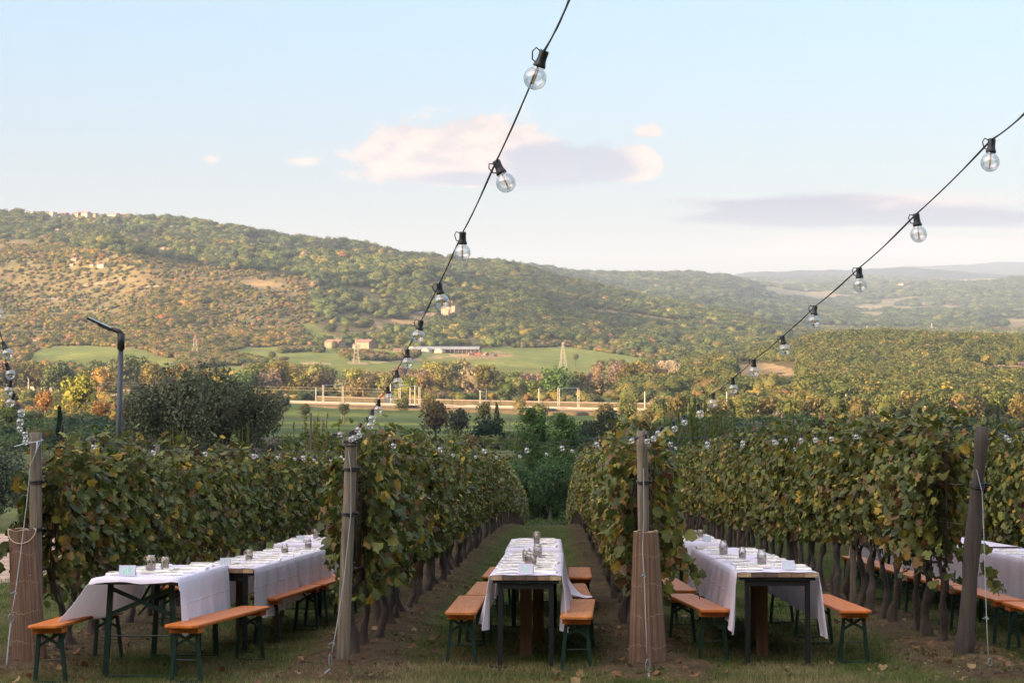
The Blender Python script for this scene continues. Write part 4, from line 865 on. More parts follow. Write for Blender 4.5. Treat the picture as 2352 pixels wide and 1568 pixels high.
# ------------------------------------------------------------------ buildings
VG = 'houses of the village on the hilltop'
def house(qx, qy, w, h, label, wall='wall', roof='roof', depth=0.7, rz=-0.45, gable=True, wins=True, dmin=700, name='house', group=None, cat='house', rows=1, cols=3, rh=0.32):
    p = hit(qx, qy, dmin); W = w/F*p.y; H = h/F*p.y; Dp = W*depth
    if group == VG: p.z += 1.2
    e = empty(name, p-Vector((0,0,0.3)), (0,0,rz), label=label, cat=cat, group=group); hw = H*(1-rh) if gable else H
    mb = MB(); mb.box((0,0,hw/2-1), (W,Dp,hw+2)); put('wall', mb.mesh('wall', M[wall]), e)
    mb = MB()
    if gable:
        a, b = W/2*1.06, Dp/2*1.1; mb.add([(-a,-b,hw-.1),(a,-b,hw-.1),(a,b,hw-.1),(-a,b,hw-.1),(-a,0,H),(a,0,H)], [(0,1,5,4),(2,3,4,5),(0,4,3),(1,2,5),(0,3,2,1)])
    else: mb.box((0,0,hw+.15), (W*1.03,Dp*1.03,.3))
    rf = put('roof', mb.mesh('roof', M[roof]), e)
    if gable and w > 10: mb = MB(); mb.box((W*.2,0,H*0.98), (W*.06,W*.06,H*.16)); put('chimney', mb.mesh('chimney', M[wall]), rf)
    if wins:
        for j in range(rows):
            for i in range(cols):
                mb = MB(); ww = W/cols*.32; wh = hw/rows*.42; mb.box((-W/2+W*(i+.5)/cols, -Dp/2-.03, hw*(j+.55)/rows), (ww,.12,wh)); put('window', mb.mesh('window', M['window']), e)
    return e, p, W, H
VG = 'houses of the village on the hilltop'
for qx, qy, w, h, l, kw in [(82,484,46,12,'long pale three storey block on the hilltop, largest in the village',dict(gable=False,wall='wall2',rows=2,cols=8,depth=.3)), (118,483,22,11,'pale block right next to the largest hilltop block',dict(gable=False,wall='wall2',rows=2,cols=4)),
     (146,486,22,9,'low house with a red roof right of the hilltop blocks',{}), (176,489,18,9,'red roofed house in the middle of the hilltop village',{}), (196,490,22,11,'bright fronted house in the middle of the hilltop village',dict(wall='wall2')), (216,489,16,8,'small red roofed house right of the bright fronted one',{}),
     (262,489,24,8,'long low pale house at the right end of the hilltop village',dict(wall='wall2')), (284,488,16,7,'last pale house at the right end of the hilltop village',dict(wall='wall2')), (20,487,12,6,'tiny house left of the largest hilltop block',{}), (120,494,22,8,'greyish house just below the hilltop blocks',dict(wall='concrete'))]:
    house(qx, qy, w, h, l, group=VG, dmin=2300, **kw)
HG = 'scattered houses on the hillside'
for qx, qy, w, h, l, kw in [(206,518,10,8,'pale house below the hilltop village',dict(wall='wall2')), (168,522,9,6,'tiny ochre house left below the hilltop village',{}), (132,532,12,7,'small white house high on the left slope',dict(wall='wall2')), (240,514,10,5,'tiny pink house below the village end',{}), (160,560,16,7,'low grey house among trees on the upper left slope',dict(wall='concrete')),
     (372,578,22,11,'white house with an orange roof in the middle of the left hill',dict(wall='wall2')), (172,600,16,9,'pink house, upper of the pair left of the terraces',{}), (166,610,12,6,'pink house, lower of the pair left of the terraces',{}), (234,613,18,9,'white house on the left slope above the bare scar',dict(wall='wall2')), (212,612,9,6,'tiny white house left of the one above the bare scar',dict(wall='wall2')),
     (520,520,5,5,'tiny house near the ridge of the left hill',{}), (688,590,16,6,'low house with a pale roof in the woods',dict(wall='concrete')), (672,597,16,5,'low shed left below the pale roofed house',dict(wall='concrete')), (878,553,16,6,'orange roofed house on the ridge',{}), (1022,588,12,7,'small pale house under the ridge right of the bulbs',dict(wall='concrete')),
     (1140,592,12,6,'tiny pale house on the ridge line',dict(wall='wall2')), (1300,660,12,8,'small pale house on the middle slope',dict(wall='wall2')), (1242,740,12,6,'small house above the right of the big field',dict(wall='wall2')), (1330,688,10,6,'tiny house in the wooded slope',{}), (80,784,24,6,'low pale building at the foot of the left hill',dict(wall='wall2')), (1110,724,20,6,'low shed right of the villa with a tower',dict(wall='concrete'))]:
    house(qx, qy, w, h, l, group=HG, dmin=1350, **kw)
house(770, 798, 40, 20, 'brick coloured farmhouse, left one of the pair above the fields', dmin=1300, name='farmhouse', rows=2, rz=-0.55, group='farmhouses above the green fields', cat='farmhouse')
house(840, 800, 34, 22, 'stone farmhouse, right one of the pair above the fields', dmin=1300, name='farmhouse', rows=2, rz=-0.4, group='farmhouses above the green fields', cat='farmhouse', depth=1.0)
house(826, 800, 28, 12, 'low wing in front of the stone farmhouse', dmin=1300, name='farm_shed', cat='shed', wall='wall2', rz=.3)
house(915, 807, 24, 8, 'low open shed between the farmhouses and the long barn', dmin=1300, name='farm_shed', cat='shed', rz=0.1)
# villa with a tower
e, p, W, H = house(1034, 727, 36, 24, 'yellow villa with a tower on the wooded slope', dmin=1700, name='villa', cat='villa', gable=False, roof='wall', depth=0.6, rz=-0.45, rows=3, cols=3)
mb = MB(); mb.box((W*.05, 0, H*1.15), (W*.34, W*.3, H*.55)); put('tower', mb.mesh('tower', M['wall']), e)
mb = MB(); mb.box((W*.05, 0, H*1.46), (W*.42, W*.38, H*.08)); put('tower_roof', mb.mesh('tower_roof', M['roof']), e)
house(985, 726, 44, 8, 'long low house with a red roof left of the villa with a tower', dmin=1700, group=HG)
house(960, 722, 30, 7, 'low shed at the left end of the villa buildings', wall='concrete', roof='metalroof', dmin=1700, name='farm_shed', cat='shed')
# long barn
p0 = hit(952, 810, 1200); p1 = hit(1104, 812, 1200); dv = (p1-p0); L = 152/F*p0.y
e = empty('barn', p0, (0,0,-0.12), label='very long low open sided barn with a pale arched roof', cat='barn')
mb = MB(); mb.box((L/2, 3, 1.0), (L, 10, 3.6)); put('wall', mb.mesh('wall', M['window']), e)
mb = MB(); prof = [(-6.5, 2.9), (-5, 4.0), (-2, 4.9), (1, 5.2), (5, 4.9), (9, 3.6), (9.5, 2.9)]
mb.grid([[(0, y+1, z), (L, y+1, z)] for y, z in prof]); mb.grid([[(0, y+1, z-.25), (L, y+1, z-.25)] for y, z in prof]); put('roof', mb.mesh('roof', M['metalroof']), e)
for k in range(17): mb = MB(); mb.box((L*k/16, -5.2, 1.2), (.4,.4,4)); put('column', mb.mesh('column', M['concrete']), e)
mb = MB(); mb.lathe([(3.8,0),(3.8,1.5),(3.3,3.5),(2,4.9),(0.1,5.3)], 14, c=(-1.5,-2,0)); put('end_dome', mb.mesh('end_dome', M['wall2']), e)
for qx, l in [(982,'left of two pale arched tunnel ends before the long barn'), (1012,'right of two pale arched tunnel ends before the long barn')]:
    q = p0+Vector(((qx-952)/F*p0.y, -9, 0)); mb = MB(); R_ = 3.6; mb.grid([[(R_*math.cos(a), y, R_*1.05*math.sin(a)) for a in np.linspace(0, math.pi, 11)] for y in (-4, 4)]); 
    mb.add([(R_*math.cos(a), -4, R_*1.05*math.sin(a)) for a in np.linspace(0, math.pi, 11)], [tuple(range(11))]); tag(put('storage_tunnel', mb.mesh('storage_tunnel', M['wall2']), None, q, (0,0,-.4)), l, 'tunnel')
for i, (qx, qy, c, l) in enumerate([(1098,817,'pylonred','red machine in the yard right of the long barn'), (1082,816,'roof','rusty trailer left of the red machine'), (1116,817,'roof','rusty container right of the red machine'), (1138,819,'drygrass','heap of straw at the right end of the yard')]):
    p = hit(qx, qy, 1200); e = empty('farm_machine', p, (0,0,i*.5), label=l, cat='machine'); mb = MB(); mb.box((0,0,1.2), (4.5,2.4,1.6)); mb.box((.8,0,2.3), (1.8,2,.9)); put('body', mb.mesh('body', M[c]), e)
    mb = MB()
    for sx in (-1.5, 1.5): mb.box((sx,-1.25,.4), (.9,.3,.9))
    put('wheels', mb.mesh('wheels', M['window']), e)
# villa on the knoll at the right, with its wings
VR = 'buildings of the villa on the right knoll'
for qx, qy, w, h, l, kw in [(2305,858,44,10,'long low villa with a terracotta roof on the right knoll',dict(cols=6)), (2272,856,30,7,'low left wing of the villa on the right knoll',dict(cols=4)), (2296,848,24,12,'two storey yellow house behind the villa on the right knoll',dict(rows=2)), (2325,848,40,10,'pinkish long house behind the villa on the right knoll',dict(cols=5)), (2352,842,26,12,'yellow house at the right edge of the picture',dict(rows=2))]:
    house(qx, qy, w, h, l, group=VR, dmin=900, rz=-.15, **kw)
FG = 'tiny houses in the distant farmland'
for qx, qy, w, h, l, kw in [(2018,662,14,6,'white house left of the distant hill village',dict(wall='wall2')), (2058,660,14,6,'house at the left end of the distant hill village',dict(wall='wall2')), (2070,658,12,8,'tallest house of the distant hill village',dict(wall='wall2')), (2084,662,14,6,'house at the right end of the distant hill village',{}), (2184,694,16,7,'pale farmhouse on the distant dry field',dict(wall='wall2')), (2200,688,10,7,'smaller farmhouse up right of the pale distant one',dict(wall='wall2')), (1966,722,10,5,'tiny farmhouse on the middle dry field',{}), (2120,733,10,4,'red roofed house low on the distant farmland',{}),
     (1925,702,5,5,'tiny white chapel on the dry field',dict(wall='wall2')), (2012,770,12,6,'white house behind the crest of the knoll',dict(wall='wall2')), (1712,712,8,5,'tiny white house at the foot of the second ridge',dict(wall='wall2')), (1740,716,6,5,'tiny pink house at the foot of the second ridge',{}), (1310,652,6,5,'tiny house on the second ridge',{}), (2262,662,12,5,'tiny house on the far right ridge foot',dict(wall='wall2'))]:
    house(qx, qy, w, h, l, group=FG, dmin=3000 if qy < 750 else 1200, wins=False, **kw)
house(1698, 822, 10, 10, 'ruined ochre tower on the crest of the knoll', gable=False, roof='wall', depth=1, dmin=900, name='ruin', cat='ruin')
for qx, qy, w, h, l in [(1492,965,40,10,'sunlit low station building right of the third vine post'), (1680,972,46,14,'low station building with a red roof above the orchard'), (1638,978,24,9,'small pale shed beside the station building'), (1400,962,12,6,'tiny shed by the railway')]:
    house(qx, qy, w, h, l, dmin=500, name='station_building', cat='building', group='low buildings by the railway', rz=-.78)
# rock face on the crest
def rock(qx, qy, w, h, label, d):
    p = at(qx, qy, d); W = w/F*p.y; H = h/F*p.y; mb = MB(); rr = random.Random(int(qx)); n = 26
    for i in range(n):
        f = (i+.5)/n; cx = (f-.5)*W; hh_ = H*(1-.55*abs(f-.42)*1.6)*rr.uniform(.75, 1.05); sx = W/n*rr.uniform(1.4, 2.6); z0 = -2.0; k = 5
        for j in range(k):
            zb = z0+(hh_-z0)*j/k; zt = z0+(hh_-z0)*(j+1)/k; off = 2.2*j/k; q = [(cx+sx*rr.uniform(.35, .6)*a_, off-3+rr.uniform(-.5, .5)+(0 if b_ < 0 else 8), zz) for zz in (zb, zt) for a_, b_ in ((-1,-1),(1,-1),(1,1),(-1,1))]
            mb.add(q, [(0,1,2,3),(4,5,6,7),(0,1,5,4),(1,2,6,5),(2,3,7,6),(3,0,4,7)])
    tag(put('rock_face', mb.mesh('rock_face', M['rock']), None, p-Vector((0,2,1))), label, 'cliff')
rock(1538, 852, 62, 34, 'pale sunlit rock face at the left end of the wooded knoll', 1185); rock(1795, 860, 30, 10, 'small broken rock outcrop on the dry clearing of the knoll', 1095)
# walls and terraces on the left hillside
for qx, qy, w, l in [(235,653,90,'pale bare scar in the left hillside'), (348,662,60,'dark windowed ruined terrace wall right of the bare scar'), (110,690,54,'left part of the old retaining wall on the slope'), (170,692,52,'right part of the old retaining wall on the slope'), (490,691,24,'short ruined wall in the scrub')]:
    p = hit(qx, qy, 1400); W = w/F*p.y; e = empty('retaining_wall', p, (0,0,-.05), label=l, cat='wall', group='old walls on the left hillside'); mb = MB(); P = [[], []]
    for i in range(13):
        xx = -W/2+W*i/12; zz = float(terrain_z(p.x+xx, p.y))-p.z; P[0].append((xx, 0, zz-1)); P[1].append((xx, .6, zz+(2.2 if 'scar' not in l else 2.8)+.7*math.sin(i*1.7)))
    mb.grid(P); put('wall', mb.mesh('wall', M['wall' if 'scar' in l else 'concrete']), e)
    if 'windowed' in l:
        for i in range(14): mb = MB(); xx = -W/2+W*(i+.5)/14; mb.box((xx, -.05, float(terrain_z(p.x+xx, p.y))-p.z+.6), (1.2,.5,1.0)); put('opening', mb.mesh('opening', M['window']), e)
# street lamp and rusty pole
d = 38.0; x = (269-1176)/F*d; zg = -SLOPE*d
e = empty('street_lamp', (x, d, zg), label='dark solar street lamp with a tilted flat head behind the left vine row', cat='street lamp')
ztop = HC-(762-784)/F*d-zg
mb = MB(); mb.smooth = True; mb.tube([(0,0,-.3),(0.03,0,ztop*.5),(0.075,0,ztop-.28)], [.058,.056,.052], 12); put('pole', mb.mesh('pole', M['pole']), e)
mb = MB(); mb.smooth = True; mb.tube([(.073,0,ztop-.34),(.078,0,ztop-.02)], [.072,.072], 12); mb.tube([(.078,0,ztop-.05),(.03,0,ztop+.01),(-.12,0,ztop+.06)], [.06,.05,.035], 10); put('bracket', mb.mesh('bracket', M['strap']), e)
mb = MB(); R_ = Matrix.Rotation(math.radians(25), 3, 'Y'); mb.box((-.33,0,ztop+.155), (.52,.26,.03), R_); mb.box((-.24,0,ztop+.095), (.26,.2,.05), R_); hd = put('lamp_head', mb.mesh('lamp_head', M['strap']), e)
mb = MB(); mb.box((-.325,0,ztop+.176), (.48,.24,.008), R_); put('solar_panel', mb.mesh('solar_panel', M['panel']), hd)
d = 60.0; x = (714-1176)/F*d; mb = MB(); mb.smooth = True; mb.tube([(0,0,-.3),(0,0,HC-(935-784)/F*d+SLOPE*58)], [.033,.033], 8); tag(put('metal_pole', mb.mesh('metal_pole', M['rust']), None, (x, d, float(terrain_z(x, d)))), 'thin rusty pole standing behind the vines left of the leaning post', 'pole')
# ------------------------------------------------------------------ grapevines
def leaf_outline(r, var=0.12):
    ang = [-90, -52, -28, 2, 28, 55, 90, 125, 152, 178, 208, 232]; rad = [0.42, 0.86, 0.72, 1.0, 0.74, 0.98, 1.12, 0.98, 0.74, 1.0, 0.72, 0.86]
    return [(math.cos(math.radians(a))*q*(1+r.uniform(-var, var)), math.sin(math.radians(a))*q*(1+r.uniform(-var, var))) for a, q in zip(ang, rad)]
def leaf_cols(r, n, warm=0.0):
    P = np.array([(0.050,0.066,0.016), (0.080,0.096,0.022), (0.130,0.135,0.026), (0.066,0.076,0.024), (0.110,0.115,0.040), (0.26,0.18,0.030), (0.15,0.085,0.028), (0.09,0.05,0.026), (0.13,0.10,0.042)])
    w_ = np.array([3.2, 4.0, 3.0, 1.8, 1.2, .55+2*warm, .5+2*warm, .6+2*warm, .6+warm]); i = r.choice(len(P), n, p=w_/w_.sum()); return P[i]*r.uniform(0.9, 1.8, n)[:, None], i
LO = [np.array(leaf_outline(random.Random(k))) for k in range(6)]
def leaves_np(P, Nrm, up, size, cols, r):
    """grape leaves: a folded lobed fan per leaf. P centre, Nrm face normal, up tip direction"""
    n = len(P); tip = up-Nrm*(up*Nrm).sum(1)[:, None]; tip /= np.linalg.norm(tip, axis=1)[:, None]; side = np.cross(tip, Nrm)
    o = np.stack(LO)[r.integers(0, 6, n)]; k = o.shape[1]; fold = r.uniform(-0.35, 0.55, n)[:, None]; curl = r.uniform(-0.35, 0.25, n)[:, None]
    x = o[..., 0]; y = o[..., 1]; z = np.abs(x)*fold+(y*y)*curl+r.normal(size=x.shape)*0.11
    V = P[:, None, :]+(side[:, None, :]*x[..., None]+tip[:, None, :]*y[..., None]+Nrm[:, None, :]*z[..., None])*size[:, None, None]
    V = np.concatenate([V, (P+tip*(-0.12*size)[:, None])[:, None, :]], 1); m = k+1
    f = np.array([(j, (j+1) % k, k) for j in range(k)]); Fq = (f[None]+m*np.arange(n)[:, None, None]).reshape(-1, 3)
    # slightly browned leaf margins, greener heart
    ce = cols[:, None, :]*np.ones((n, m, 1)); ce[:, :k] *= r.uniform(0.8, 1.25, (n, k))[..., None]; ce[:, k] *= np.array((1.15,1.15,1.0))
    return V.reshape(-1, 3), Fq, ce.reshape(-1, 3)
H0, H1 = 0.74, 1.70
def leaf_pos(r, n, L=0.9, top=True):
    y = r.uniform(-L/2, L/2, n); h = H0+(H1-H0)*(r.beta(1.25, 1.1, n)); sd = np.where(r.random(n) < 0.5, -1, 1)
    thick = 0.27*(1-0.5*((h-1.25)/0.65)**2); x = sd*thick*r.uniform(0.35, 1.15, n)
    tp = r.random(n) < 0.16; x[tp] = r.uniform(-.22, .22, tp.sum()); sh_ = r.integers(0, 5, tp.sum()); yy_ = r.uniform(-L/2, L/2, 5)[sh_]; y[tp] = np.where(r.random(tp.sum()) < .6, yy_+r.normal(size=tp.sum())*.03, y[tp]); h[tp] = H1+r.uniform(-.08, .09, tp.sum())+(r.random(tp.sum())*r.uniform(.0, .36, 5)[sh_])
    dr = r.random(n) < 0.06; h[dr] = H0-r.uniform(0, .16, dr.sum()); x[dr] *= .7
    N = np.stack([sd*r.uniform(.3, 1.2, n), r.normal(size=n)*.55, r.uniform(-.15, 1.0, n)], -1); N[tp, 2] += .6; N /= np.linalg.norm(N, axis=1)[:, None]
    up = np.stack([sd*.3+r.normal(size=n)*.4, r.normal(size=n)*.5, -1+r.uniform(-.2, .7, n)], -1)
    return np.stack([x, y, h], -1), N, up
def foliage_mesh(seed, n, warm=0.15, size=(0.036, 0.066)):
    r = np.random.default_rng(seed); P, N, up = leaf_pos(r, n)
    c, _ = leaf_cols(r, n, warm); V, Fq, ce = leaves_np(P, N, up, r.uniform(*size, n), c, r)
    me = np_mesh('leaves', V, Fq, M['vine_leaf'], k=3, col=ce); return me
FOL = [foliage_mesh(300+i, 640, (0.05, 0.15, 0.35)[i % 3]) for i in range(9)]
FOLW = [foliage_mesh(340+i, 500, 1.1) for i in range(3)]
FOLTHIN = [foliage_mesh(330+i, 300, 0.3) for i in range(3)]
def one_leaf(seed, ci):
    r = np.random.default_rng(seed); P = np.zeros((1, 3)); N = np.array([[0, 0, 1.0]]); up = np.array([[0, 1.0, 0]])
    pal = np.array([(0.055,0.075,0.021), (0.085,0.105,0.028), (0.135,0.14,0.032), (0.065,0.08,0.03), (0.26,0.17,0.035), (0.16,0.09,0.03)])
    V, Fq, ce = leaves_np(P, N, up, np.ones(1), pal[ci:ci+1], r); return np_mesh('leaf', V, Fq, M['vine_leaf'], k=3, col=ce)
LEAF1 = [one_leaf(400+i, [0, 1, 2, 3, 1, 4, 0, 5, 2, 3][i]) for i in range(10)]
def vine_trunk(seed):
    r = random.Random(seed); mb = MB(); mb.smooth = True; pts = []; rad = []; bx = r.uniform(-.09, .09); by = r.uniform(-.16, .16); n = 9
    for i in range(n+1):
        f = i/n; pts.append((bx*math.sin(f*3.1)+.024*math.sin(f*8+seed)+r.uniform(-.010, .010), by*(1-f)**1.5*1.2+.035*math.sin(f*6+seed*2), -0.05+f*0.80)); rad.append((0.050-.022*f+.012*(f < .12)+.010*math.sin(f*17+seed)+r.uniform(-.005, .005)+(0.016 if f > .9 else 0)))
    mb.tube(pts, rad, 8); e = Vector(pts[-1])
    for s in (-1, 1): mb.tube([e-Vector((0,0,.04)), e+Vector((r.uniform(-.02, .02), s*.16, .08)), e+Vector((r.uniform(-.03, .03), s*.45, .10))], [.024,.018,.012], 6)
    for k in range(7):
        y0 = r.uniform(-.4, .4); x1 = r.uniform(-.14, .14); mb.tube([(e.x*.3, y0, .8), (x1*.6, y0+r.uniform(-.06, .06), 1.25), (x1, y0+r.uniform(-.12, .12), r.uniform(1.6, 2.05))], [.0065,.005,.003], 4)
    return mb.mesh('trunk', M['bark'])
VT = [vine_trunk(i) for i in range(8)]
rv = random.Random(11)
ROWNAME = ['in the leftmost row', 'in the row behind the leaning post', 'in the row behind the reed wrapped post', 'in the row behind the dark gnarled post', 'in the row behind the right edge table', 'in the far row at the right edge', 'in the outermost row on the right']
NTH = 'first second third fourth fifth sixth seventh eighth ninth tenth eleventh twelfth'.split()
for ri, (s0, t0) in enumerate(zip(ROWS, RT0)):
    k = 0; t_ = t0+0.45+(0.15 if ri else 0)
    if ri >= 5: t_ = 24 if ri == 5 else 31
    while t_ < RT1:
        dens_thin = (ri == 0 and rv.random() < .25)
        lab = 'leafy grapevine '+ROWNAME[ri]+(', beyond the near tables' if t_ < 32 else ', halfway down the slope' if t_ < 46 else ', far down the slope') if k > 11 else NTH[k]+' grapevine from the front '+ROWNAME[ri]
        e = empty('grapevine', G(s0+rv.uniform(-.03, .03)+(.10 if ri == 1 else 0), t_), (0, 0, -RDX+(math.pi if rv.random() < .5 else 0)), label=lab, cat='grapevine', group='grapevines '+ROWNAME[ri])
        put('trunk', rv.choice(VT), e, (0,0,0), (0,0,rv.choice((0, math.pi))), (rv.uniform(.85, 1.15), 1, rv.uniform(.92, 1.05)))
        hs = {0: 1.0, 1: 1.06, 2: 1.07, 3: 1.22, 4: 1.2}.get(ri, 1.15)*rv.uniform(.95, 1.06); hs *= 1-.04*min(1, (t_-t0)/10)
        src = FOLTHIN if dens_thin else (FOLW if ((ri in (1, 2) and k < 2 and rv.random() < .35) or rv.random() < .08) else FOL)
        kb = min(1, max(0, (32-t_)/10)) if ri == 3 else 0; hs = hs*(1-kb)+(0.98+rv.uniform(-.03, .03))*kb
        put('leaves', rv.choice(src), e, (0,0,(1-hs)*.62+(.04*math.sin(t_*1.7+ri))+.30*kb), (0,0,rv.choice((0, math.pi))), (rv.choice((-1,1))*rv.uniform(.9, 1.12), rv.choice((-1,1))*1.08, hs), kind='stuff')
        if k < 3 and ri < 4:
            r = np.random.default_rng(ri*10+k); P, N, up = leaf_pos(r, 105)
            for j in range(105):
                nn_ = Vector(N[j]); tip = Vector(up[j]); tip = (tip-nn_*tip.dot(nn_)).normalized(); sd = tip.cross(nn_); R_ = Matrix((sd, tip, nn_)).transposed(); sz = float(r.uniform(.044, .074))
                p = Vector(P[j])*1.0; p.x *= 1.12
                put('leaf', LEAF1[int(r.integers(0, 10))], e, p, R_.to_euler(), (sz, sz, sz))
        t_ += rv.uniform(.70, .86); k += 1
# a few trailing shoots that hang beside the posts
for (s, t, h, L, lab) in [(0.98, 17.2, .95, .5, 'leafy vine shoot hanging down beside the reed mat'), (3.75, 17.9, .78, .35, 'leafy vine shoot hanging right of the dark gnarled post'), (-1.62, 17.2, .9, .45, 'leafy vine shoot with orange leaves right of the leaning post'), (-4.72, 17.0, .95, .6, 'leafy vine shoot hanging left of the first post')]:
    e = empty('vine_shoot', G(s, t, h), (0,0,-RDX), label=lab, cat='vine shoot'); r = np.random.default_rng(int(t*10)); mb = MB(); mb.smooth = True
    dx = .12 if s > -4.6 else -.1; pts = [(dx*(f*2.2), -f*.1, .12-L*f*f) for f in np.linspace(0, 1, 7)]; mb.tube(pts, [.004]*7, 5); put('stem', mb.mesh('stem', M['bark']), e)
    for j in range(17):
        f = r.random(); p = Vector((dx*f*2.2+r.normal()*.045, -f*.1+r.normal()*.05, .12-L*f*f+r.normal()*.05)); R_ = Euler((1.2+r.normal()*.4, r.normal()*.5, r.normal()*.8)).to_matrix().to_euler(); sz = float(r.uniform(.045, .075))
        put('leaf', LEAF1[int(r.integers(0, 10))], e, p, R_, (sz, sz, sz))
# the rows go on down the slope: far vines, too small to tell apart
def far_vines():
    r = np.random.default_rng(99); V = []; C = []
    for ri, s0 in enumerate(ROWS+[14.5]):
        n = int((RT2-RT1)*230); t = r.uniform(RT1-.3, RT2, n); P, N, up = leaf_pos(r, n); hs = {0: 1.0, 1: 1.04, 2: 1.04}.get(ri, 1.15)
        x = s0+P[:, 0]+RDX*t; z = GZ(t)+P[:, 2]*hs; P = np.stack([x, t, z], -1); T = np.cross(N, up); T /= np.linalg.norm(T, axis=1)[:, None]; U = np.cross(T, N); sz = r.uniform(.06, .11, n)[:, None]
        V.append(np.stack([P-T*sz, P-U*sz, P+T*sz, P+U*sz], 1).reshape(-1, 3)); c, _ = leaf_cols(r, n, .1); C.append(np.repeat(c, 4, 0))
    V = np.concatenate(V); C = np.concatenate(C); put('distant_vines', np_mesh('distant_vines', V, np.arange(len(V)).reshape(-1, 4), M['vine_leaf'], col=C), label='far lower part of the vine rows running down to the hedge', cat='grapevines', kind='stuff')
    mb = MB(); rr = random.Random(8)
    for s0 in ROWS[:5]:
        t = RT1
        while t < RT2: p = G(s0+rr.uniform(-.05, .05), t); mb.bar(p, p+Vector((rr.uniform(-.05, .05), rr.uniform(-.1, .1), .85)), .07, .07); t += .85
    put('distant_vine_trunks', mb.mesh('distant_vine_trunks', M['bark']), label='dark trunks of the far vines down the slope', cat='vine trunks', kind='stuff')
far_vines()
# fallen leaves
r = np.random.default_rng(77); cnt = 0
FL = []
for i in range(4):
    rr_ = np.random.default_rng(500+i); pal = np.array([(0.19,0.11,0.055), (0.26,0.17,0.085), (0.13,0.065,0.035), (0.20,0.095,0.04)]); V, Fq, ce = leaves_np(np.zeros((1, 3)), np.array([[0, 0, 1.0]]), np.array([[0, 1.0, 0]]), np.ones(1), pal[i:i+1], rr_); V[:, 2] *= 1.8
    FL.append(np_mesh('fallen_leaf', V, Fq, M['vine_leaf'], k=3, col=ce))
while cnt < 250:
    t = 1/(1/14.7-r.random()*(1/14.7-1/34)); q = r.uniform(0, 2352); x = (q-1176)/F*t; s = x-RDX*t; rd = float(rowdist(np.array([s]))[0])
    if r.random() > math.exp(-(rd/.75)**2)*1.0+.12: continue
    sz = float(r.uniform(.026, .048)); put('fallen_leaf', FL[int(r.integers(0, 4))], None, G(s, t, .035+(.05 if rd < .5 else 0)), (r.normal()*.35, r.normal()*.35, r.uniform(0, 6.28)), (sz, sz, sz), label='dry brown vine leaf lying on the grass and soil between the rows', cat='leaf', group='fallen vine leaves'); cnt += 1

# ------------------------------------------------------------------ posts and wires
def wpost(name, base, top, r0, r1, mt, label, cat='post', group=None, straps=(), knob=0.0, **kw):
    e = empty(name, base, label=label, cat=cat, group=group); v = Vector(top)-Vector(base); mb = MB(); mb.smooth = True; rr = random.Random(int(base[0]*100)); n = 14
    pts = []; rad = []
    for i in range(n+1):
        f = i/n; wob = knob*math.sin(f*9)*.5; pts.append(v*f+Vector((wob*.3+rr.uniform(-.002, .002), 0, 0))); rad.append(r0+(r1-r0)*f+knob*(.35*math.sin(f*13+1)+.2*math.sin(f*29))+rr.uniform(-.001, .001))
    pts[0] = pts[0]-v.normalized()*.2; mb.tube(pts, rad, 14); put('timber', mb.mesh('timber', M[mt]), e)
    for f in straps:
        mb = MB(); mb.smooth = True; c = v*f; R_ = r0+(r1-r0)*f+.006
        for dz in (-.012, .006): mb.tube([c+Vector((R_*math.cos(a), R_*math.sin(a), dz+.006*math.sin(a+dz*90))) for a in np.linspace(0, 2*math.pi, 17)], .007, 6, cap=False)
        mb.box(c+Vector((R_+.012, -.02, 0)), (.03,.02,.025)); put('strap', mb.mesh('strap', M['strap']), e)
    return e
def wp(qx, qy, t): return at(qx, qy, t)
P1b, P1t = G(*st(83, 1524)), None
t1 = st(83, 1524)[1]; t2 = st(786, 1536)[1]; t3 = st(1487, 1534)[1]; t4 = st(2213, 1514)[1]
P1t = at(83, 993, t1); P2b = G(*st(786, 1536)); P2t = at(808, 1003, t2); P3b = G(*st(1484, 1534)); P3t = at(1474, 990, t3); P4b = G(*st(2213, 1514)); P4t = at(2256, 980, t4)
P1t = at(82, 993, t1)
wpost('end_post', P1b, P1t, .056, .053, 'post', 'round weathered wooden end post at the left, behind the reed roll', group='wooden end posts of the vine rows', straps=(.79, .585))
wpost('end_post', P2b, P2t, .057, .050, 'post', 'leaning round wooden end post with two black straps and a cluster of bulbs on top', group='wooden end posts of the vine rows', straps=(.865, .672))
wpost('end_post', P3b, P3t, .050, .046, 'post', 'round wooden end post rising out of a reed mat', group='wooden end posts of the vine rows', straps=(.787,))
wpost('end_post', P4b, P4t, .082, .054, 'post_old', 'dark gnarled old wooden end post leaning at the right', group='wooden end posts of the vine rows', straps=(.755, .745), knob=.021)
rp = random.Random(3)
for ri, s0 in enumerate(ROWS[:6]):
    t_ = RT0[ri]+5.0+ri*.35
    while t_ < 59:
        h = rp.uniform(1.93, 2.08)*(1.04 if ri in (3, 4) else 1); b = G(s0, t_); big = rp.random() < .5
        wpost('trellis_post', b, b+Vector((rp.uniform(-.03, .03), 0, h)), .048 if big else .04, .046 if big else .036, 'post', 'round wooden trellis post standing among the vines of '+['the leftmost row', 'the row behind the leaning post', 'the row behind the reed mat', 'the row behind the dark gnarled post', 'the row at the right edge', 'the far right row'][ri], group='trellis posts inside row '+'abcdef'[ri])
        t_ += 5.0
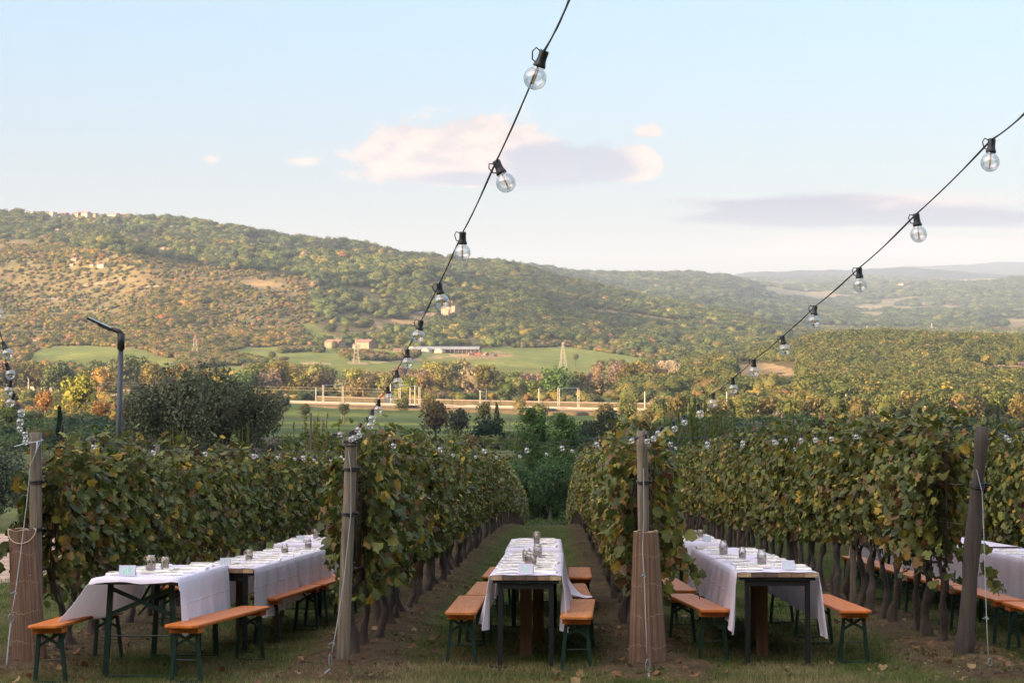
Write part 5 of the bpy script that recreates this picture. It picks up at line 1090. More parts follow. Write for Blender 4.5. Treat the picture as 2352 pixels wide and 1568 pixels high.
for ri, s0 in enumerate(ROWS[:5]):
    e = empty('trellis_wire', G(s0, RT0[ri]), label='thin steel trellis wires running along the vine row '+['at the far left', 'behind the leaning post', 'behind the reed wrapped post', 'behind the dark gnarled post', 'at the right edge'][ri], cat='wire', group='trellis wires')
    for h in (.78, 1.2, 1.55, 1.9):
        mb = MB(); L = RT1-RT0[ri]; mb.tube([(RDX*L*f, L*f, h+float(GZ(RT0[ri]+L*f)-GZ(RT0[ri]))+.012*math.sin(f*40+h)) for f in np.linspace(-.01, 1, 30)], .0018, 4); put('wire', mb.mesh('wire', M['wire']), e)
def guy(pts, t, label, loop=None, knot=None, r=.0042, stake=None):
    P = [at(x, y, tt) for x, y, tt in pts]; e = empty('guy_rope', P[-1], label=label, cat='rope', group='ropes anchoring the end posts'); mb = MB(); mb.smooth = True; loc = [p-P[-1] for p in P]
    mb.tube(loc, r, 7); put('rope', mb.mesh('rope', M['rope']), e)
    if knot: 
        k = at(*knot)-P[-1]; mb = MB(); mb.smooth = True; mb.tube([k+Vector((.014*math.cos(a), .008*math.sin(a*2), .012*math.sin(a))) for a in np.linspace(0, 6.3, 12)], .006, 6); mb.bar(k-Vector((.035,0,0)), k+Vector((.012,0,0)), .006, .006); put('knot', mb.mesh('knot', M['wire']), e)
    if loop:
        k = at(*loop[:3])-P[-1]; mb = MB(); mb.smooth = True; mb.tube([k+Vector((loop[3]*math.sin(a), .004*math.sin(a), loop[4]*math.cos(a))) for a in np.linspace(0, 2*math.pi, 17)], .0065, 7, cap=False); put('eye', mb.mesh('eye', M['rope']), e)
    if stake:
        A_ = at(*stake[0])-P[-1]; B_ = at(*stake[1])-P[-1]; mb = MB(); mb.smooth = True; mb.tube([A_+(B_-A_)*f for f in np.linspace(0, 1, 9)], [.008+.0015*(i % 2) for i in range(9)], 8); put('anchor_rod', mb.mesh('anchor_rod', M['rope']), e)
guy([(96,1006,t1-.07),(70,1068,t1-.15),(66,1110,t1-.2),(62,1150,t1-.3),(46,1280,t1-.7),(34,1370,t1-.95),(27,1407,t1-1.1)], 0, 'grey steel rope slanting down across the reed roll at the left', loop=(26,1419,t1-1.15,.022,.033), knot=(33,1362,t1-.93), stake=((25,1429,t1-1.15),(15,1532,t1-1.3)))
guy([(800,1035,t2-.07),(806,1080,t2-.1),(806,1180,t2-.15),(790,1330,t2-.5),(773,1440,t2-.9),(762,1498,t2-1.1)], 0, 'grey steel rope running down the left side of the leaning post to a ground anchor', loop=(759,1516,t2-1.12,.010,.05), knot=(764,1478,t2-1.0), stake=((758,1536,t2-1.1),(738,1552,t2-1.2)))
guy([(1478,1075,t3-.06),(1479,1180,t3-.1),(1476,1262,t3-.3),(1480,1330,t3-.5),(1483,1420,t3-.8),(1486,1500,t3-1.05)], 0, 'grey steel rope hanging down the front of the reed mat', loop=(1488,1526,t3-1.1,.016,.045), knot=(1478,1323,t3-.48), stake=((1490,1545,t3-1.1),(1493,1566,t3-1.15)))
guy([(2243,1078,t4-.07),(2256,1130,t4-.12),(2258,1180,t4-.25),(2262,1300,t4-.6),(2266,1420,t4-1.0),(2270,1508,t4-1.3)], 0, 'pale steel rope hanging right of the dark gnarled post', loop=(2274,1520,t4-1.35,.015,.032), knot=(2266,1419,t4-.98), r=.0038, stake=((2274,1534,t4-1.35),(2280,1565,t4-1.4)))
# white cable tie and rope on the first post
mb = MB(); mb.smooth = True; c = P1t-Vector((0,0,.075)); mb.tube([c+Vector((.062*math.cos(a), .062*math.sin(a), .012*math.sin(a+1))) for a in np.linspace(0, 2*math.pi, 17)], .0045, 6, cap=False)
mb.tube([c+Vector((.03,-.065,0)), c+Vector((.028,-.072,-.05)), c+Vector((.015,-.07,-.10))], .006, 6); mb.tube([c+Vector((-.06,-.03,-.005)), c+Vector((-.12,-.05,-.03)), c+Vector((-.175,-.06,-.045))], .006, 6); tag(put('white_tie', mb.mesh('white_tie', M['card'])), 'white tie looped round the top of the left end post', 'cable tie')

# ------------------------------------------------------------------ reed mats
def reed_mat(qb0, qb1, yb, qt0, qt1, yt, label, ring=False, open_top=True, seed=1, sag=0):
    t = st(0, yb)[1]; b0 = at(qb0, yb, t); b1 = at(qb1, yb, t); a0 = at(qt0, yt, t); a1 = at(qt1, yt, t); base = (b0+b1)/2; tp = (a0+a1)/2-base; rb = (b1-b0).length/2; rt = (a1-a0).length/2
    e = empty('reed_mat', base, label=label, cat='reed mat', group='brown reed mats wrapped upright at the row ends'); r = random.Random(seed); n = 120; mA = MB(); mC = MB()
    def pt(a, f, k=1.0):
        R_ = (rb+(rt-rb)*f**1.0)*k; return Vector((tp.x*f+R_*math.cos(a), R_*math.sin(a)*.8, tp.z*f))
    for i in range(n):
        a = 2*math.pi*(i+.5)/n; kk = 1+r.uniform(-.02, .02); z1 = 1-r.uniform(0, .008); mA.cur = 1 if r.random() < .35 else 0
        mA.tube([pt(a+r.uniform(-.008, .008), f, kk) for f in (-.01, .35, .7, z1)], rb*math.pi/n*1.12, 5)
    put('reeds', mA.mesh('reeds', [M['reed'], M['reed2']]), e, kind='stuff')
    mb = MB(); mb.grid([[pt(a, f, .955) for a in np.linspace(0, 2*math.pi, 25)] for f in (0, .5, .97)]); put('inner_layer', mb.mesh('inner_layer', M['reed_dark']), e)
    for f in (.18, .40, .62, .83):
        mb = MB(); mb.tube([pt(a, f+.012*math.sin(a*3+f*9)+.006*math.sin(a*17), 1.035) for a in np.linspace(-2.9, -.3, 30)], .0014, 4); put('stitching', mb.mesh('stitching', M['twine']), e)
    mb = MB(); mb.tube([pt(a, .995, 1.0)+Vector((0,0,.006*math.sin(a*4))) for a in np.linspace(0, 2*math.pi, 25)], .0045, 5, cap=False); put('rim_cord', mb.mesh('rim_cord', M['twine']), e)
    if ring:
        mb = MB(); mb.smooth = True; mb.tube([pt(a, 1-.10*max(0, -math.sin(a)), 1.09) for a in np.linspace(-math.pi*1.02, .02*math.pi, 20)], .0055, 6); put('twine_loop', mb.mesh('twine_loop', M['twine']), e)
    return e
reed_mat(29, 108, 1527, 22, 80, 1214, 'brown upright reed roll with a twine loop round its open top, at the left edge', ring=True, seed=4)
reed_mat(1444, 1531, 1537, 1456, 1510, 1219, 'brown reed mat wrapped round the foot of the third end post', seed=6)

# ------------------------------------------------------------------ furniture
BL = 2.2
def bench_parts(worn=False):
    o = {}
    mb = MB(); w_, c_ = .135, .035
    pr = [(-w_+c_,-BL/2),(w_-c_,-BL/2),(w_,-BL/2+c_),(w_,BL/2-c_),(w_-c_,BL/2),(-w_+c_,BL/2),(-w_,BL/2-c_),(-w_,-BL/2+c_)]; n = 8; b = .006
    def ring(k, z): return [(x*(1-k/w_), y*(1-k/(BL/2)), z) for x, y in pr]
    vs = ring(.004, .445)+ring(0, .451)+ring(0, .466)+ring(.005, .472); fs = [tuple(range(n))[::-1], tuple(3*n+i for i in range(n))]+[(j*n+i, j*n+(i+1) % n, (j+1)*n+(i+1) % n, (j+1)*n+i) for j in range(3) for i in range(n)]
    mb.add(vs, fs); o['seat'] = mb.mesh('seat', M['orange_worn' if worn else 'orange'])
    mb = MB(); mb.box((0,0,-.006), (.235,.17,.045)); o['batten'] = mb.mesh('batten', M['orange'])
    mb = MB(); mb.bar((.085,0,.415), (.122,0,.012), .030, .026, up=(0,1,0)); o['leg'] = mb.mesh('leg', M['green'])
    mb = MB(); mb.bar((-.088,-.012,.40), (.098,-.012,.30), .004, .022, up=(0,1,0)) if False else None
    mb.bar((-.088,-.010,.40), (.100,-.010,.292), .024, .005, up=(0,1,0)); mb.bar((.088,.006,.40), (-.100,.006,.292), .024, .005, up=(0,1,0)); o['cross_brace'] = mb.mesh('cross_brace', M['green'])
    mb = MB(); mb.tube([(-.106,0,.185),(.106,0,.185)], .004, 6); o['crossbar'] = mb.mesh('crossbar', M['green'])
    mb = MB(); mb.box((0,0,.012), (.255,.03,.022)); o['foot_bar'] = mb.mesh('foot_bar', M['green'])
    mb = MB(); mb.bar((0,0,.335), (0,.26,.43), .018, .006); o['strut'] = mb.mesh('strut', M['green'])
    mb = MB(); rr = random.Random(4)
    for i in range(12): x = rr.uniform(-.11, .11); y = rr.choice((-1, 1))*rr.uniform(.15, 1.0); mb.box((x, y, .4725), (rr.uniform(.006, .014), rr.uniform(.004, .01), .001), Matrix.Rotation(rr.uniform(0, 3), 3, 'Z'))
    o['scuffs'] = mb.mesh('scuffs', M['chip']); return o
BP = bench_parts(); BPW = bench_parts(True)
def frame(p0, p1):
    """two (s,t) points of the centre line -> location of the middle and rotation"""
    (s0, t0), (s1, t1) = p0, p1; yaw = -math.atan2(s1-s0, t1-t0); return G((s0+s1)/2, (t0+t1)/2), (ROT0[0], 0, ROT0[2]+yaw), math.hypot(s1-s0, t1-t0)
def bench(s0, t0, s1, label, worn=False, group=None, roll=0.0, dz=0.0):
    loc, rot, L = frame((s0, t0), (s1, t0+BL)); B = BPW if worn else BP
    e = empty('bench', loc+Vector((0,0,dz)), (rot[0], roll, rot[2]), label=label, cat='bench', group=group or 'orange folding benches with green legs')
    st_ = put('seat', B['seat'], e)
    if worn: put('scuffs', B['scuffs'], st_, kind='stuff')
    for sg in (-1, 1):
        y = sg*.80; put('batten', B['batten'], e, (0, y+sg*.12, .430)); R_ = 0 if sg < 0 else math.pi
        for k in (0, math.pi): put('leg', B['leg'], e, (0, y+sg*.12, 0), (0,0,k))
        put('cross_brace', B['cross_brace'], e, (0, y+sg*.12, 0)); put('crossbar', B['crossbar'], e, (0, y+sg*.12, 0)); put('foot_bar', B['foot_bar'], e, (0, y+sg*.12, 0)); put('strut', B['strut'], e, (0, y+sg*.12, 0), (0,0,R_))
    return e
bench(-4.02, 15.35, -3.98, 'orange bench left of the AB table, its seat under the flared cloth', roll=-.03)
bench(-2.97, 15.35, -2.70, 'orange bench right of the AB table, nearest on the left')
bench(-4.0, 20.2, -3.95, 'orange bench behind the AB table, left of the P table')
bench(-2.79, 18.55, -2.62, 'orange bench right of the P table, nearer of the two in line')
bench(-2.60, 20.85, -2.46, 'orange bench right of the P table, farther of the two in line')
bench(-2.42, 23.6, -2.40, 'orange bench at the right of the rear left table')
bench(-.83, 16.75, -.82, 'worn orange bench left of the A table, nearest of three', True)
bench(-.765, 19.05, -.74, 'worn orange bench left of the A table, middle of three', True)
bench(-.73, 22.2, -.70, 'worn orange bench left of the A table, farthest of three', True)
bench(.155, 16.25, .225, 'worn orange bench right of the A table, nearest of three', True)
bench(.20, 18.7, .17, 'worn orange bench right of the A table with a corner of cloth on it', True)
bench(.26, 22.1, .27, 'worn orange bench right of the A table, farthest of three', True)
bench(1.39, 17.05, 1.20, 'orange bench left of the C table, nearer of two')
bench(1.28, 19.75, 1.20, 'orange bench left of the C table, farther of two')
bench(2.60, 16.95, 2.53, 'orange bench right of the C table, nearer of two')
bench(2.52, 19.5, 2.46, 'orange bench right of the C table, farther of two')
bench(4.24, 18.3, 4.20, 'orange bench just right of the dark gnarled post, seen beside the vine trunks')
bench(4.18, 20.6, 4.14, 'orange bench seen between the vine trunks left of the dark gnarled post, nearer one')
bench(4.14, 22.9, 4.12, 'orange bench seen between the vine trunks left of the dark gnarled post, second one')
bench(4.12, 25.2, 4.10, 'orange bench seen between the vine trunks left of the dark gnarled post, farthest one')
bench(4.28, 15.9, 4.24, 'orange bench cut off by the right edge of the picture')
bench(5.75, 18.6, 5.74, 'orange bench on the far side of the table at the right edge')
def custom_table(cl, w, h, label, board=True):
    """site built table: planks on a black steel frame. cl = ((s0,t0),(s1,t1)) front and back of the centre line"""
    loc, rot, L = frame(*cl); e = empty('plank_table', loc, rot, label=label, cat='table', group='plank tables on black steel frames'); n = 6; pw = w/n; rr = random.Random(int(cl[0][1]*10)); ms = [MB().box((0,0,0), (pw-.003, L, .034)).mesh('plank', M[m]) for m in ('plank_a', 'plank_b', 'plank_c')]
    for i in range(n): put('plank', ms[[0, 1, 1, 2, 2, 0][i] if rr.random() < .8 else rr.randrange(3)], e, (-w/2+pw*(i+.5), rr.uniform(-.008, .008), h-.019))
    mb = MB(); mb.box((0,0,h-.051), (w-.04, L-.04, .026)); put('tabletop_frame', mb.mesh('tabletop_frame', M['black']), e)
    for sg in (-1, 1):
        y = sg*(L/2-.06)
        for sx in (-1, 1):
            mb = MB(); mb.box((sx*(w/2-.085), y, (h-.064)/2), (.042,.042,h-.064)); put('leg', mb.mesh('leg', M['black']), e)
            mb = MB(); mb.bar((sx*(w/2-.13), y-.05, .014), (sx*(w/2-.01), y+.02, .014), .06, .014); put('foot_plate', mb.mesh('foot_plate', M['black']), e)
        mb = MB(); mb.box((0, y+.001, h-.09), (w-.20,.044,.045)); put('cross_rail', mb.mesh('cross_rail', M['black']), e)
    if board:
        for x, yy, hh in ((-.02, -L/2+1.05, .10), (.07, -L/2+2.5 if L > 3 else .9, .10)):
            mb = MB(); mb.box((x*w/.6, yy, (h-.07)/2), (.105,.03,h-.075)); put('support_board', mb.mesh('support_board', M['support']), e)
    return e
def beer_table(cl, w, h, label):
    loc, rot, L = frame(*cl); e = empty('folding_table', loc, rot, label=label, cat='table', group='folding tables on green steel legs')
    mb = MB(); mb.box((0,0,h-.024), (w, L, .04)); put('tabletop', mb.mesh('tabletop', M['board']), e)
    for sg in (-1, 1):
        y = sg*(L/2-.20)
        for sx in (-1, 1):
            mb = MB(); mb.bar((sx*(w/2-.10), y, h-.045), (sx*(w/2-.065), y, .01), .046, .03, up=(0,1,0)); put('leg', mb.mesh('leg', M['green']), e)
        mb = MB(); a = w/2-.09; mb.bar((-a, y-.012, h-.08), (a, y-.012, h-.30), .034, .006, up=(0,1,0)); mb.bar((a, y+.008, h-.08), (-a, y+.008, h-.30), .034, .006, up=(0,1,0)); put('cross_brace', mb.mesh('cross_brace', M['green']), e)
        mb = MB(); mb.tube([(-a, y, h*.42), (a, y, h*.42)], .0055, 6); put('crossbar', mb.mesh('crossbar', M['green']), e)
        mb = MB(); mb.box((0, y, .012), (w-.12,.035,.02)); put('foot_bar', mb.mesh('foot_bar', M['green']), e)
        mb = MB(); mb.bar((0, y, h-.19), (0, y-sg*.42, h-.05), .02, .008); mb.bar((-.02, y, h-.30), (.12, y-sg*.5, h-.05), .014, .008); put('strut', mb.mesh('strut', M['green']), e)
    return e
T1 = ((-3.40, 15.75), (-3.37, 17.95)); T2 = ((-3.10, 18.0), (-2.92, 22.4)); T3 = ((-3.06, 23.4), (-3.02, 27.4))
T4 = ((-.27, 16.65), (-.245, 21.0)); T5 = ((-.26, 21.8), (-.27, 25.1)); T6 = ((1.905, 16.85), (1.86, 21.9)); T7 = ((1.75, 23.8), (1.73, 26.5)); T8 = ((4.98, 17.3), (4.95, 21.9)); T9 = ((4.95, 22.3), (4.92, 26.8)); T10 = ((4.90, 27.2), (4.88, 30.2))
HT = .79
beer_table(T1, .70, .81, 'folding table with green crossed legs, holding the AB card'); custom_table(T2, .60, .775, 'plank table behind the folding table on the left, holding the P card'); beer_table(T3, .64, .79, 'rearmost table on the left, half hidden by the leaning post')
custom_table(T4, .605, .785, 'plank table in the centre aisle, holding the A card'); beer_table(T5, .62, .785, 'rear table in the centre aisle'); custom_table(T6, .69, .80, 'plank table on the right, holding the C card'); beer_table(T7, .62, .78, 'rear table on the right, behind the plank table with three jars')
beer_table(T8, .66, .80, 'table at the right edge beyond the dark gnarled post'); beer_table(T9, .66, .80, 'middle table seen between the vine trunks at the right'); beer_table(T10, .66, .80, 'farthest table seen between the vine trunks at the right')

# table cloths: a drape over the top with free hanging sides
def cloth(cl, y0, y1, w, h, dl, dr, label, fl=.03, fr=.03, front=.0, back=.0, wave=1.0, seed=1, flare_l=None, flare_r=None, group='white cloths over the tables'):
    """y0..y1 metres along the centre line from its front; dl/dr drop of the left/right side (function of 0..1 along)"""
    loc, rot, L = frame(*cl); r = random.Random(seed); n = max(24, int((y1-y0)/.045)); ph = [r.uniform(0, 6.28) for _ in range(6)]; hw = w/2+.006; rows = []
    for i in range(n+1):
        f = i/n; y = -L/2+y0+(y1-y0)*f; row = []
        def fold(k, d): return wave*d*(.020*math.sin(y*11+ph[k])+.014*math.sin(y*23+ph[k+1])+.009*math.sin(y*41+ph[k+2]))
        DL = dl(f) if callable(dl) else dl; DR = dr(f) if callable(dr) else dr; FL_ = flare_l(f) if flare_l else fl; FR_ = flare_r(f) if flare_r else fr
        for j in range(10, 0, -1):
            g = j/10; d = DL*g; row.append((-hw-.012*min(1, g*5)-FL_*g**1.25+fold(0, min(1, d*2.2)), y+.01*math.sin(g*5+ph[0])*g, h-.008-d*math.sqrt(max(.05, 1-(FL_/max(DL, .01))**2*.5)) if FL_ < DL else h-.008-d*.8))
        m = 12
        for j in range(m+1):
            x = -hw+2*hw*j/m; edge = .005*math.exp(-((hw-abs(x))/.012)**2); row.append((x, y, h+.004-edge+.0022*math.sin(x*31+ph[3])*math.sin(y*17+ph[4])))
        for j in range(1, 11):
            g = j/10; d = DR*g; row.append((hw+.012*min(1, g*5)+FR_*g**1.25+fold(3, min(1, d*2.2)), y+.01*math.sin(g*6+ph[1])*g, h-.008-d))
        rows.append(row)
    if front:
        rows = [[(x, y-.012-.005*k, z-front*k/3*(1+.25*math.sin(x*14+ph[2]))) if 9 < i < 24 else (x, y-.006*k, z) for i, (x, y, z) in enumerate(rows[0])] for k in (3, 2, 1)]+rows
    if back: rows = rows+[[(x, y+.012+.005*k, z-back*k/3) if 9 < i < 24 else (x, y, z) for i, (x, y, z) in enumerate(rows[-1])] for k in (1, 2, 3)]
    mb = MB(); mb.smooth = True; mb.grid(rows); me = mb.mesh('tablecloth', M['cloth']); o = put('tablecloth', me, None, loc, rot, label=label, cat='tablecloth', group=group)
    # rolled hem round the free edge
    hm = MB(); hm.smooth = True; k = len(rows[0]); 
    edge = [rr_[0] for rr_ in rows]; hm.tube(edge, .0032, 4); hm.tube([rr_[-1] for rr_ in rows], .0032, 4); hm.tube(rows[0], .0028, 4); put('hem', hm.mesh('hem', M['cloth']), o); return o
lin = lambda a, b: (lambda f: a+(b-a)*f)
cloth(T1, -.03, 2.12, .70, .815, lin(.40, .32), lambda f: .47-.10*sstep(f, 0, .12), 'white cloth on the AB table, its left side flared over the bench', front=.035, flare_l=lambda f: .22*(1-sstep(f, .0, .55))+.03, seed=2, wave=.7)
cloth(T2, .02, 2.35, .60, .778, .46, lambda f: .44+.03*math.sin(f*5), 'white cloth on the nearer half of the P table', seed=3)
cloth(T2, 2.33, 4.42, .60, .781, .42, lambda f: .40+.02*math.sin(f*5), 'white cloth on the farther half of the P table', seed=4)
cloth(T3, -.05, 4.02, .64, .793, .30, lambda f: .34, 'white cloth on the rearmost left table', seed=5, front=.06)
cloth(T4, .012, 2.25, .605, .789, lambda f: .46-.12*sstep(f, .1, .5), lambda f: .47-.10*sstep(f, .06, .3), 'white cloth on the nearer half of the A table', seed=6, wave=1.6, fl=.05, fr=.05, flare_r=lambda f: .03+.05*f)
cloth(T4, 2.23, 4.40, .605, .792, .34, lambda f: .30, 'white cloth on the farther half of the A table', seed=7, wave=1.2)
cloth(T5, -.02, 3.3, .62, .79, .32, .32, 'white cloth on the rear centre table with its front edge sagging', seed=8, front=.10)
cloth(T6, .015, 2.5, .69, .803, lambda f: .53-.12*sstep(f, 0, .15), lambda f: .56-.12*sstep(f, .05, .25), 'white cloth on the nearer half of the C table', seed=9, fl=.05, fr=.07, wave=1.2)
cloth(T6, 2.48, 5.07, .69, .807, .40, .42, 'white cloth on the farther half of the C table', seed=10)
cloth(T7, -.03, 2.72, .62, .784, .34, .34, 'white cloth on the rear right table', seed=11, front=.17, fl=.10)
cloth(T8, -.3, 4.5, .66, .804, .47, .40, 'white cloth on the table at the right edge', seed=12)
cloth(T9, -.05, 4.5, .66, .804, .50, .40, 'white cloth on the middle table behind the right vine trunks', seed=13)
cloth(T10, 0, 3.0, .66, .804, .50, .40, 'white cloth on the farthest table behind the right vine trunks', seed=14)
# corner of cloth lying on the middle right bench
def on(cl, x, y, z=0):
    loc, rot, L = frame(*cl); return loc+Euler(rot).to_matrix()@Vector((x, y-L/2, z))
mb = MB(); mb.smooth = True; P = []
for i in range(11):
    f = i/10; row = []
    for j in range(9):
        g = j/8; x = f*.25; y = (g-.5)*.50*(1-f*.7)-.03*f+.02*math.sin(f*7); z = (.20*(1-f)**2.6)*(.25+.75*g)+.003+.014*abs(math.sin(g*7+f*4))*(1-.5*f); row.append((x, y, z))
    P.append(row)
mb.grid(P); tag(put('cloth_corner', mb.mesh('cloth_corner', M['cloth']), None, on(T4, .34, 2.0, .474), (ROT0[0], 0, ROT0[2])), 'loose corner of white cloth spread on the middle right bench of the centre aisle', 'cloth')

# ------------------------------------------------------------------ things on the tables
def jar_meshes(r, h, fill, sq=0.25):
    prof = [(0.001,.002),(r*.9,.002),(r,.008),(r,h*.70),(r*.93,h*.78),(r*.78,h*.83),(r*.74,h*.86),(r*.80,h*.87),(r*.80,h*.885),(r*.74,h*.89),(r*.80,h*.92),(r*.74,h*.93),(r*.78,h),(r*.72,h)]
    mb = MB(); mb.smooth = True; mb.lathe(prof, 20, sq=0); g = mb.mesh('glass', M['jar'])
    mb = MB(); mb.smooth = True; mb.lathe([(.001,.005),(r*.86,.005),(r*.93,.012),(r*.93,h*fill*.96),(r*.8,h*fill),(.001,h*fill*1.03)], 18); s_ = mb.mesh('sand_filling', M['sand'])
    mb = MB(); mb.smooth = True
    for k in range(3): mb.tube([(r*.83*math.cos(a), r*.83*math.sin(a), h*(.79+.022*k)+.002*math.sin(a*3)) for a in np.linspace(0, 2*math.pi, 15)], .0028, 5, cap=False)
    for sx in (-1, 1):
        mb.tube([(0,-r*.9,h*.8)]+[(sx*(r*.15+.02*(1-math.cos(a))), -r*1.05-.006, h*.80+.017*math.sin(a)) for a in np.linspace(0, 5, 9)], .0022, 5); mb.tube([(0,-r*.9,h*.79), (sx*.012,-r*1.06,h*.65), (sx*.018,-r*1.04,h*.5)], .0022, 5)
    tw = mb.mesh('twine_bow', M['twine']); mb = MB(); mb.smooth = True; mb.tube([(r*.40*math.cos(a)*(1 if a < 3 else .8), r*.3*math.sin(a), h*(fill+.05)+.01*math.sin(a*2)) for a in np.linspace(0, 6.2, 14)], .007, 6); sh = mb.mesh('shells', M['twine'])
    return g, s_, tw, sh
JM = [jar_meshes(.043, .145, .36), jar_meshes(.036, .125, .42), jar_meshes(.054, .15, .42)]
def jar(cl, x, y, h, label, k=0, twine=True, fillshell=True):
    g, s_, tw, sh = JM[k]; loc, rot, L = frame(*cl); e = empty('glass_jar', on(cl, x, y, h), rot, label=label, cat='jar', group='glass jars with sand on the tables')
    put('glass', g, e); put('sand_filling', s_, e)
    if twine: put('twine_bow', tw, e)
    if fillshell: put('shells', sh, e)
hh = {'T1': .821, 'T2': .784, 'T3': .799, 'T4': .795, 'T5': .796, 'T6': .810, 'T7': .790, 'T8': .810, 'T9': .810}
jar(T1, -.07, .85, hh['T1'], 'glass jar on the AB table, front one of the pair'); jar(T1, .02, 1.0, hh['T1'], 'glass jar on the AB table, rear one of the pair', 1)
jar(T2, .05, 1.05, hh['T2'], 'glass jar on the P table just behind its card', 1); jar(T2, .12, 2.6, hh['T2']+.003, 'glass jar on the farther half of the P table, left one', 1, False); jar(T2, .15, 3.9, hh['T2']+.003, 'glass jar at the far end of the P table', 1)
jar(T3, -.03, 1.5, hh['T3'], 'glass jar on the rearmost left table, left one', 1); jar(T3, .09, 1.7, hh['T3'], 'glass jar on the rearmost left table, right one', 1, False)
jar(T4, 0.02, 1.15, hh['T4'], 'big glass jar with a twine bow on the A table', 2); jar(T4, -.03, 1.95, hh['T4'], 'glass jar half hidden behind the big jar on the A table', 0); jar(T4, .055, 3.0, hh['T4']+.003, 'glass jar with dark print on the farther half of the A table', 0)
jar(T5, .02, 1.4, hh['T5'], 'glass jar on the rear centre table, front one', 1, True); jar(T5, .015, 2.3, hh['T5'], 'glass jar on the rear centre table, rear one', 1)
jar(T6, -.01, 1.15, hh['T6'], 'glass jar on the C table, nearest of three', 0, False); jar(T6, -.08, 2.2, hh['T6'], 'glass jar on the C table, narrow middle one of three', 1, False); jar(T6, -.17, 3.2, hh['T6']+.004, 'glass jar on the C table, farthest of three', 0, False)
jar(T7, .0, 1.0, hh['T7'], 'glass jar on the rear right table, left one', 1); jar(T7, .09, 1.2, hh['T7'], 'glass jar on the rear right table, right one', 1)
jar(T8, .0, 2.6, hh['T8'], 'glass jar on the table at the right edge', 1, False)
# packets of cutlery and napkins
def packet(seed):
    r = random.Random(seed); L, W = .235, .075; rows = []
    for i in range(9):
        f = i/8; row = []; t0 = .010+.009*math.sin(f*3.1)
        for j in range(6): g = j/5; row.append(((f-.5)*L+r.uniform(-.003, .003), (g-.5)*W*(1-.15*(f-.5)**2), t0*math.sin(math.pi*min(max(g, .02), .98))**.5*1.3+r.uniform(0, .0045)))
        rows.append(row)
    mb = MB(); mb.grid(rows); b = [[(x, y, 0) for x, y, z in rr_] for rr_ in rows]; mb.grid([rows[0], b[0]]); mb.grid([rows[-1], b[-1]]); mb.grid([[q[0] for q in rows], [q[0] for q in b]]); mb.grid([[q[-1] for q in rows], [q[-1] for q in b]])
    a = mb.mesh('wrapper', M['film']); mb = MB()
    mb.box((-.01,-.012,.027), (.175,.013,.003)); mb.box((.01,.010,.027), (.165,.013,.003)); mb.box((.085,.010,.028), (.04,.022,.003)); c = mb.mesh('cutlery', M['paper']); mb = MB(); mb.box((.03,-.001,.0305), (.06,.022,.001)); d_ = mb.mesh('printed_strip', M['print']); return a, c, d_
PK = [packet(i) for i in range(4)]
def fpack(cl, x, y, h, yaw, i, label, prt=False):
    loc, rot, L = frame(cl[0], cl[1]); a, c, d_ = PK[i % 4]; e = empty('cutlery_packet', on(cl, x, y, h), (rot[0], rot[1], rot[2]+yaw), label=label, cat='packet', group='white napkin and cutlery packets on the tables'); put('wrapper', a, e); put('cutlery', c, e)
    if prt: put('printed_strip', d_, e)
rk = random.Random(21); k = 0
ORD = ['nearest', 'second', 'third', 'fourth', 'fifth', 'sixth', 'seventh', 'eighth', 'ninth', 'tenth']
for nm, cl, w, ys, tl in [('T1', T1, .70, [.35,.85,1.35,1.8], 'the AB table'), ('T2', T2, .60, [.35,.9,1.4,1.9,2.4,2.9,3.5,4.0], 'the P table'), ('T3', T3, .64, [.5,1.1,2.0,3.0], 'the rearmost left table'), ('T4', T4, .605, [.28,.62,1.0,1.5,2.0,2.5,3.1,3.7], 'the A table'), ('T5', T5, .62, [.6,1.2,1.9,2.6], 'the rear centre table'),
        ('T6', T6, .69, [.30,.62,1.2,1.9,2.6,3.3,4.3], 'the C table'), ('T7', T7, .62, [.4,.9,1.5,2.1], 'the rear right table'), ('T8', T8, .66, [.9,1.6,2.3,3.0,3.6], 'the table at the right edge')]:
    for i, y in enumerate(ys):
        for sg, sn in ((-1, 'left'), (1, 'right')):
            k += 1; fpack(cl, sg*(w/2-.155)+rk.uniform(-.03, .03), y+rk.uniform(-.08, .08), hh[nm]+.003, rk.uniform(-.45, .45)+(math.pi if sg > 0 else 0), k, '%s napkin and cutlery packet along the %s side of %s' % (ORD[i], sn, tl), rk.random() < .25)
def napkin(cl, x, y, h, yaw, w, l, label, marks=False):
    loc, rot, L = frame(*cl); r = random.Random(int(y*50)); rows = [[((i/6-.5)*l, (j/4-.5)*w, .022+.006*math.sin(i*1.1+j)+r.uniform(0, .003)-.012*abs(j/4-.5)) for j in range(5)] for i in range(7)]
    mb = MB(); mb.grid(rows); b = [[(x_, y_, 0) for x_, y_, z in q] for q in rows]; mb.grid([rows[0], b[0]]); mb.grid([rows[-1], b[-1]]); mb.grid([[q[0] for q in rows], [q[0] for q in b]]); mb.grid([[q[-1] for q in rows], [q[-1] for q in b]])
    e = tag(put('paper_napkin', mb.mesh('paper_napkin', M['paper']), None, on(cl, x, y, h), (rot[0], 0, rot[2]+yaw)), label, 'napkin', 'thick folded paper napkins')
    if marks:
        for sx in (-.05, .05): mb = MB(); mb.box((sx, -w/2-.001, .012), (.004,.002,.012)); put('red_mark', mb.mesh('red_mark', M['redprint']), e)
napkin(T6, -.09, .62, hh['T6']+.004, .05, .10, .21, 'thick paper napkin with two red marks before the nearest C table jar', True); napkin(T6, .22, .75, hh['T6']+.004, -.25, .07, .24, 'rolled white napkin right of the nearest jar on the C table')
